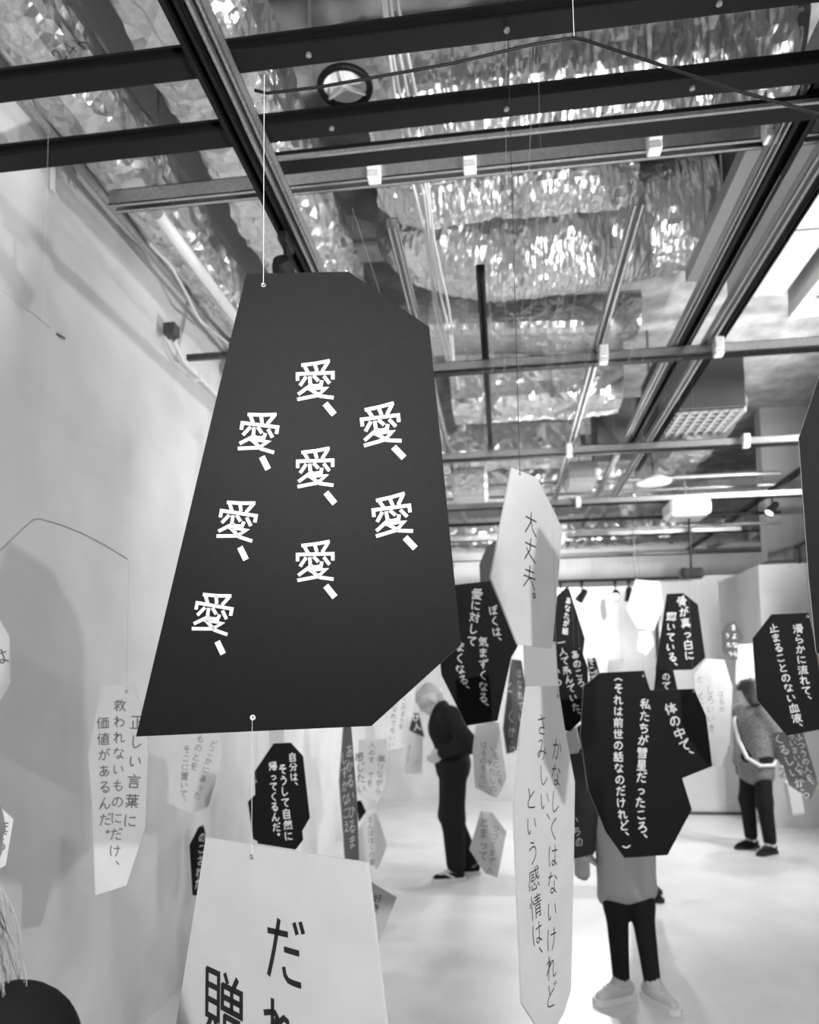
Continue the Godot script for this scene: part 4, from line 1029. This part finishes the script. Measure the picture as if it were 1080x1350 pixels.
	board("hanging_board", "white board with faint columns behind the slanting column black board", gw, W, ig, 4.4, 6.0, "915,890 930,868 955,870 966,905 962,980 950,1012 920,1002", [["しろいいき", "936,910 938,960", 0.06], ["とおくに", "923,895 924,930", 0.06], ["はるか", "950,915 952,935", 0.06]])
	board("hanging_board", "white board with four faint columns near the end wall", gw, M.board_pale, ig, 7.0, 6.0, "838,764 870,767 874,800 862,831 840,828 826,803", [["かなしい", "839,775 837,798", 0.07], ["あさの人を", "853,773 856,815", 0.07], ["つれていく", "867,778 869,808", 0.07]])
	board("hanging_board", "small white board under the four column board", gw, W, ig, 7.2, 0.0, "843,833 858,832 862,850 852,864 840,856", [["ひかり", "850,838 850,856", 0.05]])
	board("hanging_board", "white board behind the small dark octagon board", gw, W, ig, 7.9, 0.0, "972,850 998,848 1003,920 985,934 970,900", [["いつかは", "988,866 987,895", 0.07]])
	board("hanging_board", "top of a pale board behind the tallest black board", gw, M.board_pale, ig, 3.8, 0.0, "803,870 821,869 830,920 796,920", [])
	board("hanging_board", "pale crumpled sheet left of the tallest black board", gw, M.board_pale, ig, 3.4, 30.0, "745,966 760,958 766,985 757,1002 747,1000", [])

# ------------------------------------------------------------------ people
# bones: [from, to, radius, radius]; joined smoothly and meshed as surface nets into s
func blend(s: Shape, bones: Array, cell: float, k: float, squash := Vector3.ONE) -> void:
	var margin := 2.6 / k + cell
	var lo := Vector3.INF
	var hi := -Vector3.INF
	for q in bones:
		var r := maxf(q[2], q[3]) + margin
		lo = lo.min((q[0] as Vector3).min(q[1]) - Vector3.ONE * r); hi = hi.max((q[0] as Vector3).max(q[1]) + Vector3.ONE * r)
	var n := Vector3i(((hi - lo) / cell).ceil()) + Vector3i.ONE * 2
	var field := PackedFloat32Array()
	field.resize(n.x * n.y * n.z)
	for q in bones:
		var a: Vector3 = q[0]; var b: Vector3 = q[1]; var ra: float = q[2]; var rb: float = q[3]
		var r := maxf(ra, rb) + margin
		var i0 := Vector3i(((a.min(b) - Vector3.ONE * r - lo) / cell).floor()).clamp(Vector3i.ZERO, n - Vector3i.ONE)
		var i1 := Vector3i(((a.max(b) + Vector3.ONE * r - lo) / cell).ceil()).clamp(Vector3i.ZERO, n - Vector3i.ONE)
		var ab := b - a
		var l2 := maxf(ab.length_squared(), 1e-9)
		for y in range(i0.y, i1.y + 1):
			for z in range(i0.z, i1.z + 1):
				var base := (y * n.z + z) * n.x
				for x in range(i0.x, i1.x + 1):
					var p := lo + Vector3(x, y, z) * cell
					var t := clampf((p - a).dot(ab) / l2, 0.0, 1.0)
					var d := p.distance_to(a + ab * t) - lerpf(ra, rb, t)
					if d < margin: field[base + x] += exp(-k * d)
	var at := {}
	var off := [0, 1, n.x, n.x + 1, n.x * n.z, n.x * n.z + 1, n.x * n.z + n.x, n.x * n.z + n.x + 1]
	var first := s.v.size()
	var edges := [[0, 1], [2, 3], [4, 5], [6, 7], [0, 2], [1, 3], [4, 6], [5, 7], [0, 4], [1, 5], [2, 6], [3, 7]]
	for y in n.y - 1:
		for z in n.z - 1:
			for x in n.x - 1:
				var i := (y * n.z + z) * n.x + x
				var bits := 0
				for c in 8:
					if field[i + off[c]] >= 1.0: bits |= 1 << c
				if bits == 0 or bits == 255: continue
				var sum := Vector3.ZERO
				var cnt := 0
				for e in edges:
					if ((bits >> e[0]) & 1) != ((bits >> e[1]) & 1):
						var f0 := log(maxf(field[i + off[e[0]]], 1e-3)); var f1 := log(maxf(field[i + off[e[1]]], 1e-3))
						var t := f0 / (f0 - f1)
						var c0 := Vector3(e[0] & 1, e[0] >> 2, (e[0] >> 1) & 1); var c1 := Vector3(e[1] & 1, e[1] >> 2, (e[1] >> 1) & 1)
						sum += c0.lerp(c1, t); cnt += 1
				at[i] = s.v.size()
				s.v.append((lo + (Vector3(x, y, z) + sum / cnt) * cell) * squash)
				s.n.append(Vector3.ZERO)
	var sy := n.x * n.z
	for i in at:
		var inside := field[i] >= 1.0
		for ax in 3:                                   # edge from corner 0 along x, z, y; four cells around it
			var step: int = [1, n.x, sy][ax]
			if (field[i + step] >= 1.0) == inside: continue
			var u: int = [sy, 1, n.x][ax]
			var w: int = [n.x, sy, 1][ax]
			if not (at.has(i - u) and at.has(i - w) and at.has(i - u - w)): continue
			var q := [at[i], at[i - u], at[i - u - w], at[i - w]]
			if not inside: q.reverse()
			var m: Vector3 = (s.v[q[2]] - s.v[q[0]]).cross(s.v[q[3]] - s.v[q[1]])
			for c in 4: s.n[q[c]] = s.n[q[c]] + m
			s.ix.append_array([q[0], q[2], q[1], q[0], q[3], q[2]])
	for i in range(first, s.n.size()):
		s.n[i] = s.n[i].normalized()

func hand_bones(wrist: Vector3, dir: Vector3, palm_side: Vector3, side: float) -> Array:
	var out := []
	var across := dir.cross(palm_side).normalized() * side
	var pal := palm_side.normalized()
	var knuckle := wrist + dir * 0.085
	for i in 4:
		out.append([wrist + across * (i - 1.5) * 0.012, knuckle + across * (i - 1.5) * 0.021, 0.014, 0.0115])
		var lng: float = [0.066, 0.076, 0.072, 0.056][i]
		var k0 := knuckle + across * (i - 1.5) * 0.021
		var k1 := k0 + (dir * 0.9 + pal * 0.35).normalized() * lng * 0.5
		var k2 := k1 + (dir * 0.6 + pal * 0.8).normalized() * lng * 0.5
		out.append([k0, k1, 0.0095, 0.0088]); out.append([k1, k2, 0.0086, 0.0075])
	var t0 := wrist + dir * 0.025 - across * 0.02
	var t1 := t0 + (dir * 0.6 - across * 0.7 + pal * 0.4).normalized() * 0.045
	out.append([t0, t1, 0.013, 0.0105]); out.append([t1, t1 + (dir * 0.8 + pal * 0.5).normalized() * 0.032, 0.0105, 0.0085])
	return out
# pose: joints in metres for a 1.7 m figure facing +z; returns the node with its continuous body
func figure(label: String, at: Vector3, turn: float, height: float, pose: Dictionary) -> Array:
	var t := thing("person", label, "person", at, Basis(Vector3.UP, deg_to_rad(turn)))
	var g := height / 1.7
	var J := {"pelvis": Vector3(0, 0.95, 0), "waist": Vector3(0, 1.08, 0), "chest": Vector3(0, 1.27, -0.01), "neck": Vector3(0, 1.44, -0.01), "head": Vector3(0, 1.60, 0.02), "look": Vector3(0, 0, 1)}
	for sd in [-1, 1]:
		var L := "r" if sd < 0 else "l"
		J["hip" + L] = Vector3(0.085 * sd, 0.92, 0); J["knee" + L] = Vector3(0.09 * sd, 0.50, 0.02); J["ankle" + L] = Vector3(0.09 * sd, 0.085, -0.02); J["toe" + L] = Vector3(0.11 * sd, 0.03, 0.14)
		J["shoulder" + L] = Vector3(0.165 * sd, 1.38, -0.01); J["elbow" + L] = Vector3(0.21 * sd, 1.11, -0.04); J["wrist" + L] = Vector3(0.20 * sd, 0.88, 0.03); J["fingers" + L] = Vector3(0, -1, 0.1); J["palm" + L] = Vector3(-sd, 0, 0.2)
	for k in pose: J[k] = pose[k]
	for k in J:
		if k != "look" and not k.begins_with("fingers") and not k.begins_with("palm"): J[k] = J[k] * g
	var b := []
	b.append_array([[J.pelvis, J.waist, 0.105 * g, 0.095 * g], [J.waist, J.chest, 0.095 * g, 0.115 * g], [J.chest, J.neck, 0.10 * g, 0.05 * g], [J.neck, J.head, 0.05 * g, 0.05 * g]])
	var hands := []
	for L in ["r", "l"]:
		b.append_array([[J["hip" + L], J["knee" + L], 0.078 * g, 0.052 * g], [J["knee" + L], J["ankle" + L], 0.052 * g, 0.034 * g], [J["ankle" + L], J["toe" + L], 0.036 * g, 0.026 * g],
			[J.pelvis, J["hip" + L], 0.09 * g, 0.085 * g], [J.chest + Vector3(0, 0.04 * g, 0), J["shoulder" + L], 0.08 * g, 0.055 * g],
			[J["shoulder" + L], J["elbow" + L], 0.05 * g, 0.038 * g], [J["elbow" + L], J["wrist" + L], 0.038 * g, 0.026 * g]])
		hands.append(hand_bones(J["wrist" + L], (J["fingers" + L] as Vector3).normalized(), J["palm" + L], 1.0 if L == "l" else -1.0))
	var s := Shape.new()
	blend(s, b, 0.018, 55.0)
	var f: Vector3 = J.look.normalized()
	var sx := Vector3.UP.cross(f).normalized()
	var uy := f.cross(sx)
	var h: Vector3 = J.head
	var hb := [[h + uy * 0.025 - f * 0.02, h + uy * 0.03 + f * 0.02, 0.088, 0.082], [h + uy * 0.01, h - uy * 0.075 + f * 0.035, 0.072, 0.045], [h - uy * 0.07 + f * 0.05, h - uy * 0.085 + f * 0.062, 0.03, 0.022],
		[h + uy * 0.005 + f * 0.09, h - uy * 0.03 + f * 0.108, 0.011, 0.015], [h - uy * 0.055 + f * 0.078 - sx * 0.016, h - uy * 0.055 + f * 0.078 + sx * 0.016, 0.012, 0.012],
		[h + uy * 0.022 + f * 0.082 - sx * 0.035, h + uy * 0.022 + f * 0.082 + sx * 0.035, 0.014, 0.014], [h - uy * 0.05 - f * 0.01, J.neck, 0.05, 0.052]]
	for sd in [-1.0, 1.0]:
		hb.append([h + sx * sd * 0.082 - f * 0.005 + uy * 0.01, h + sx * sd * 0.088 - f * 0.012 - uy * 0.03, 0.014, 0.010])
	blend(s, hb, 0.008, 95.0)
	for q in hands: blend(s, q, 0.0055, 190.0)
	part("body", s, M.skin, t)
	for sd in [-1.0, 1.0]:
		var eye := Shape.new()
		eye.lathe(h + uy * 0.0 + f * 0.079 + sx * sd * 0.032, Basis(sx, f, uy), PackedVector2Array([Vector2(0.011, -0.006), Vector2(0.01, 0.002), Vector2(0.005, 0.006), Vector2(0, 0.007)]), 10)
		part("eye", eye, M.dark_paint, t)
	return [t, J, g, f, sx, uy]
func wear(t: Node3D, called: String, bones: Array, m: Material, cell := 0.016, k := 50.0) -> MeshInstance3D:
	var s := Shape.new()
	blend(s, bones, cell, k)
	return part(called, s, m, t)
func shoe(t: Node3D, ankle: Vector3, toe: Vector3, m: Material, sole: Material) -> void:
	var a := Vector3(ankle.x, 0.045, ankle.z); var e := Vector3(toe.x, 0.042, toe.z)
	var d := (e - a).normalized()
	var heel := a - d * 0.035
	var o := wear(t, "shoe", [[heel + Vector3(0, 0.006, 0), a + d * 0.05 + Vector3(0, 0.006, 0), 0.035, 0.036], [a + d * 0.04, e - Vector3(0, 0.012, 0), 0.037, 0.028], [Vector3(ankle.x, 0.05, ankle.z), Vector3(ankle.x, 0.085, ankle.z), 0.036, 0.036]], m, 0.008, 110.0)
	var s := Shape.new()
	var side := Vector3.UP.cross(d)
	var ring_pts := []
	for k in 20:
		var c := cos(TAU * k / 20); var w := sin(TAU * k / 20)
		ring_pts.append((heel if c < 0 else e) + d * c * 0.044 + side * w * 0.042)
	for k in 20:
		var p: Vector3 = ring_pts[k]; var q: Vector3 = ring_pts[(k + 1) % 20]
		p.y = 0.0; q.y = 0.0
		s.quad(p + Vector3(0, 0.028, 0), q + Vector3(0, 0.028, 0), q, p)
		var mid := (heel + e) * 0.5; mid.y = 0.0
		s.tri(mid + Vector3(0, 0.028, 0), q + Vector3(0, 0.028, 0), p + Vector3(0, 0.028, 0)); s.tri(mid, p, q)
	part("sole", s, sole, o)
	for k in 3:
		var l := Shape.new()
		var c2 := a + d * (0.05 + 0.022 * k) + Vector3(0, 0.038 - 0.007 * k, 0)
		l.tube(PackedVector3Array([c2 - side * 0.026, c2 + Vector3(0, 0.006, 0), c2 + side * 0.026]), 0.003, 5)
		part("lace", l, sole, o)
func trousers(f: Array, r_top: float, r_knee: float, r_hem: float, hem: float, m: Material) -> void:
	var J: Dictionary = f[1]
	var b := [[J.pelvis, J.pelvis + Vector3(0, 0.06, 0), r_top * 1.35, r_top * 1.25]]
	for L in ["r", "l"]:
		var a: Vector3 = J["ankle" + L]
		b.append_array([[J.pelvis, J["hip" + L], r_top * 1.25, r_top * 1.1], [J["hip" + L], J["knee" + L], r_top, r_knee], [J["knee" + L], a.lerp(J["knee" + L], hem), r_knee, r_hem]])
	wear(f[0], "trousers", b, m, 0.014, 65.0)
func sleeve(J: Dictionary, L: String, r0: float, r1: float) -> Array:
	return [[J["shoulder" + L], J["elbow" + L], r0, (r0 + r1) / 2], [J["elbow" + L], J["wrist" + L], (r0 + r1) / 2, r1]]
func people() -> void:
	# bent man in black, side on
	var at := on_height(600, 1157, 0.0)
	var f := figure("person in a black jacket and wide black trousers, hand on hip", at, -78.0, 1.66, {"chest": Vector3(0, 1.25, 0.05), "neck": Vector3(0, 1.40, 0.10), "head": Vector3(0, 1.49, 0.19), "look": Vector3(0, -0.75, 1), "shoulderr": Vector3(-0.17, 1.35, 0.04), "shoulderl": Vector3(0.17, 1.35, 0.04), "elbowl": Vector3(0.27, 1.13, -0.1), "wristl": Vector3(0.19, 1.06, 0.1), "fingersl": Vector3(-0.3, -0.5, 0.8), "elbowr": Vector3(-0.26, 1.12, -0.12), "wristr": Vector3(-0.18, 1.02, 0.06), "ankler": Vector3(-0.09, 0.085, -0.16), "toer": Vector3(-0.1, 0.03, 0.0), "anklel": Vector3(0.09, 0.085, 0.0), "toel": Vector3(0.11, 0.03, 0.17)})
	var J: Dictionary = f[1]
	wear(f[0], "jacket", [[J.pelvis + Vector3(0, -0.04, 0), J.waist, 0.145, 0.13], [J.waist, J.chest, 0.13, 0.15], [J.chest, J.neck, 0.13, 0.07], [J.chest, J.shoulderr, 0.1, 0.085], [J.chest, J.shoulderl, 0.1, 0.085], [J.neck, J.neck + Vector3(0, 0.02, 0), 0.075, 0.07]] + sleeve(J, "r", 0.08, 0.055) + sleeve(J, "l", 0.08, 0.055), M.cloth_black)
	trousers(f, 0.105, 0.095, 0.078, 0.12, M.cloth_black)
	shoe(f[0], J.ankler, J.toer, M.cloth_black, M.rubber_white)
	shoe(f[0], J.anklel, J.toel, M.cloth_black, M.rubber_white)
	wear(f[0], "hair", [[J.head + f[5] * 0.05 - f[3] * 0.03, J.head + f[5] * 0.05 + f[3] * 0.03, 0.085, 0.075], [J.head - f[3] * 0.06, J.head - f[3] * 0.05 - f[5] * 0.06, 0.07, 0.05]], M.hair_pale, 0.01, 90.0)
	var mark := Shape.new()
	for k in 4:
		var p0: Vector3 = Vector3(J.anklel.x + 0.045, 0.035 + 0.012 * k, J.anklel.z + 0.02 + 0.022 * k)
		mark.bar(p0, p0 + Vector3(0.002, 0.006, 0.03), 0.006, 0.014)
	part("shoe_stripe", mark, M.rubber_white, f[0])
	# standing person behind the tall black board
	at = on_height(832, 1318, 0.0)
	f = figure("person in a grey tunic, black leggings and white sneakers behind a tall black board", at, -6.0, 1.60, {"hipr": Vector3(-0.075, 0.92, 0), "hipl": Vector3(0.075, 0.92, 0), "kneer": Vector3(-0.06, 0.50, 0.03), "kneel": Vector3(0.075, 0.50, 0.02), "ankler": Vector3(-0.045, 0.085, 0.0), "toer": Vector3(-0.155, 0.03, 0.075), "anklel": Vector3(0.115, 0.085, -0.02), "toel": Vector3(0.205, 0.03, 0.11), "wristr": Vector3(-0.2, 0.86, 0.02), "elbowr": Vector3(-0.235, 1.1, -0.02), "elbowl": Vector3(0.12, 1.1, 0.08), "wristl": Vector3(0.02, 1.18, 0.16), "shoulderl": Vector3(0.13, 1.37, 0), "fingersl": Vector3(-0.6, 0.6, 0.3)})
	J = f[1]
	trousers(f, 0.066, 0.056, 0.042, 0.04, M.cloth_black)
	wear(f[0], "tunic", [[Vector3(-0.045, 0.56, 0.01), Vector3(-0.045, 0.95, 0.01), 0.1, 0.11], [Vector3(0.045, 0.58, 0.01), Vector3(0.045, 0.95, 0.01), 0.1, 0.11], [Vector3(0, 0.95, 0), J.chest, 0.115, 0.125], [Vector3(-0.1, 0.50, 0), Vector3(0.1, 0.54, 0), 0.045, 0.045]], M.cloth_grey, 0.014, 70.0)
	wear(f[0], "coat", [[J.waist + Vector3(-0.12, -0.24, -0.05), J.chest + Vector3(-0.05, 0, 0), 0.07, 0.12], [J.waist + Vector3(0.05, 0.05, -0.05), J.chest + Vector3(0.05, 0, 0), 0.09, 0.12], [J.chest, J.neck, 0.12, 0.07], [J.chest, J.shoulderr, 0.1, 0.08], [J.chest, J.shoulderl, 0.1, 0.08]] + sleeve(J, "r", 0.075, 0.055) + sleeve(J, "l", 0.075, 0.055), M.cloth_black)
	shoe(f[0], J.ankler, J.toer, M.shoe_white, M.rubber_white)
	shoe(f[0], J.anklel, J.toel, M.shoe_white, M.rubber_white)
	wear(f[0], "hair", [[J.head + Vector3(0, 0.05, -0.03), J.head + Vector3(0, 0.05, 0.02), 0.088, 0.08], [J.head + Vector3(0, 0.02, -0.05), J.head + Vector3(0, -0.12, -0.06), 0.085, 0.07]], M.hair_black, 0.01, 90.0)
	var grip: Vector3 = f[0].transform * (J.wristr as Vector3)
	var tote := thing("handbag", "small grey bag hanging left of the grey tunic", "bag", grip + Vector3(-0.035, -0.15, 0.05))
	var s := Shape.new()
	s.box(Vector3.ZERO, Vector3(0.06, 0.12, 0.09), Basis(Vector3.UP, 0.5), 0.02)
	part("pouch", s, M.cloth_grey, tote)
	s = Shape.new()
	s.tube(PackedVector3Array([Vector3(-0.02, 0.05, -0.02), Vector3(0.0, 0.13, -0.03), Vector3(0.035, 0.16, -0.05), Vector3(0.02, 0.05, 0.02)]), 0.005, 6)
	part("strap", s, M.cloth_dark, tote)
	# person mostly hidden behind the tall black board
	at = on_height(842, 1182, 0.0)
	f = figure("person in dark clothes, only a dark shoe showing past the grey tunic", at, 82.0, 1.62, {})
	J = f[1]
	trousers(f, 0.09, 0.075, 0.065, 0.02, M.cloth_black)
	wear(f[0], "jacket", [[J.pelvis, J.waist, 0.13, 0.125], [J.waist, J.chest, 0.125, 0.14], [J.chest, J.neck, 0.12, 0.07], [J.chest, J.shoulderr, 0.1, 0.08], [J.chest, J.shoulderl, 0.1, 0.08]] + sleeve(J, "r", 0.07, 0.05) + sleeve(J, "l", 0.07, 0.05), M.cloth_dark)
	shoe(f[0], J.ankler, J.toer, M.cloth_black, M.cloth_dark)
	shoe(f[0], J.anklel, J.toel, M.cloth_black, M.cloth_dark)
	wear(f[0], "hair", [[J.head + Vector3(0, 0.05, -0.03), J.head + Vector3(0, 0.05, 0.02), 0.088, 0.08], [J.head + Vector3(0, 0.02, -0.05), J.head + Vector3(0, -0.08, -0.06), 0.08, 0.06]], M.hair_black, 0.01, 90.0)
	# person with the patterned jacket
	at = on_height(1003, 1122, 0.0)
	f = figure("person in a patterned jacket and black trousers with a white strap", at, -62.0, 1.56, {"ankler": Vector3(-0.13, 0.085, -0.02), "toer": Vector3(-0.15, 0.03, 0.13), "anklel": Vector3(0.13, 0.085, 0.0), "toel": Vector3(0.15, 0.03, 0.15), "kneer": Vector3(-0.11, 0.5, 0.03), "kneel": Vector3(0.11, 0.5, 0.03), "elbowl": Vector3(0.22, 1.11, -0.12), "wristl": Vector3(0.22, 0.90, -0.17), "head": Vector3(0, 1.59, 0.03), "neck": Vector3(0, 1.44, 0.0), "look": Vector3(-1, -0.15, 0.5)})
	J = f[1]
	trousers(f, 0.085, 0.07, 0.058, 0.12, M.cloth_black)
	wear(f[0], "jacket", [[J.pelvis + Vector3(-0.06, -0.16, 0), J.chest + Vector3(-0.05, 0, 0), 0.115, 0.115], [J.pelvis + Vector3(0.06, -0.16, 0), J.chest + Vector3(0.05, 0, 0), 0.115, 0.115], [J.chest, J.neck, 0.115, 0.065], [J.chest, J.shoulderr, 0.1, 0.08], [J.chest, J.shoulderl, 0.1, 0.08]] + sleeve(J, "r", 0.075, 0.055) + sleeve(J, "l", 0.075, 0.055), M.plaid)
	for L in ["r", "l"]:
		wear(f[0], "sock", [[J["ankle" + L] + Vector3(0, -0.01, 0), (J["ankle" + L] as Vector3).lerp(J["knee" + L], 0.2), 0.043, 0.046]], M.cloth_white, 0.01, 90.0)
		shoe(f[0], J["ankle" + L], J["toe" + L], M.cloth_black, M.cloth_dark)
	wear(f[0], "hair", [[J.head + f[5] * 0.04 - f[3] * 0.03, J.head + f[5] * 0.05 + f[3] * 0.03, 0.092, 0.082], [J.head - f[3] * 0.045, J.head - f[3] * 0.05 - f[5] * 0.1, 0.085, 0.065], [J.head + f[4] * 0.05 - f[3] * 0.01, J.head + f[4] * 0.05 - f[5] * 0.07 - f[3] * 0.02, 0.05, 0.04], [J.head - f[4] * 0.05 - f[3] * 0.01, J.head - f[4] * 0.05 - f[5] * 0.07 - f[3] * 0.02, 0.05, 0.04]], M.hair_black, 0.01, 90.0)
	s = Shape.new()
	var loop := PackedVector3Array()
	for q in [[-0.13, 1.30, 0.12], [-0.05, 1.1, 0.16], [0.06, 0.93, 0.17], [0.17, 0.86, 0.12], [0.2, 0.86, -0.02], [0.12, 0.95, -0.16], [-0.02, 1.14, -0.17], [-0.11, 1.32, -0.12], [-0.13, 1.36, 0.0], [-0.13, 1.30, 0.12]]:
		loop.append(Vector3(q[0], q[1], q[2]) * 0.93)
	s.tube(loop, 0.018, 6)
	part("strap", s, M.cloth_white, f[0])
	grip = f[0].transform * (J.wristl as Vector3)
	var tb := thing("tote_bag", "white cloth tote bag at the side of the patterned jacket", "bag", grip + Vector3(0.05, -0.30, 0.0))
	s = Shape.new()
	s.box(Vector3(0, -0.02, 0), Vector3(0.13, 0.32, 0.05), Basis(Vector3.BACK, 0.12), 0.02)
	part("sack", s, M.cloth_white, tb)
	s = Shape.new()
	s.tube(PackedVector3Array([Vector3(-0.05, 0.13, 0), Vector3(-0.045, 0.29, 0), Vector3(-0.03, 0.29, 0.0), Vector3(0.03, 0.13, 0)]), 0.008, 6)
	part("handle", s, M.cloth_white, tb)
	# visitor close by at the lower left: shoulder and long fair hair
	var sh := on_depth(62, 1306, 0.86)
	f = figure("person in black with long fair hair, seen from behind, shoulder in view", Vector3(sh.x - 0.19, 0, sh.z), 172.0, (sh.y - 0.06) / 1.385 * 1.7, {"shoulderr": Vector3(-0.19, 1.38, -0.01), "elbowr": Vector3(-0.25, 1.11, -0.04), "wristr": Vector3(-0.24, 0.88, 0.03), "head": Vector3(0.02, 1.6, 0.02)})
	J = f[1]
	wear(f[0], "coat", [[J.kneer, J.pelvis, 0.13, 0.15], [J.kneel, J.pelvis, 0.13, 0.15], [J.pelvis, J.waist, 0.15, 0.13], [J.waist, J.chest, 0.13, 0.14], [J.chest, J.neck, 0.11, 0.065], [J.chest, J.shoulderr, 0.1, 0.075], [J.chest, J.shoulderl, 0.1, 0.075]] + sleeve(J, "r", 0.068, 0.05) + sleeve(J, "l", 0.068, 0.05), M.cloth_black, 0.012, 60.0)
	trousers(f, 0.085, 0.07, 0.06, 0.02, M.cloth_dark)
	shoe(f[0], J.ankler, J.toer, M.cloth_black, M.cloth_dark)
	shoe(f[0], J.anklel, J.toel, M.cloth_black, M.cloth_dark)
	wear(f[0], "hair", [[J.head + Vector3(0, 0.04, -0.03), J.head + Vector3(0, 0.05, 0.03), 0.092, 0.082], [J.head + Vector3(0, 0, -0.04), J.neck + Vector3(0.02, -0.06, -0.06), 0.085, 0.05]], M.hair_pale, 0.009, 90.0)
	var rng := RandomNumberGenerator.new()
	rng.seed = 4
	s = Shape.new()
	for k in 240:
		var a := rng.randf_range(PI * 0.45, PI * 1.12)
		var top: Vector3 = J.head + Vector3(cos(a) * 0.088, rng.randf_range(-0.02, 0.06), -sin(a) * 0.08)
		var end: Vector3 = J.neck + Vector3(cos(a) * rng.randf_range(0.08, 0.19), rng.randf_range(-0.09, 0.03), -sin(a) * 0.09 - 0.01)
		var mid := top.lerp(end, 0.5) + Vector3(cos(a) * rng.randf_range(0.01, 0.08), 0, rng.randf_range(-0.02, 0.01))
		var line := PackedVector3Array()
		for i in 9:
			var u := i / 8.0
			line.append(top * (1 - u) * (1 - u) + mid * 2 * u * (1 - u) + end * u * u)
		s.tube(line, 0.0011, 4, 0.0004, false)
	var st := part("hair_strands", s, M.hair_pale, f[0])
	st.set_meta("kind", "stuff")
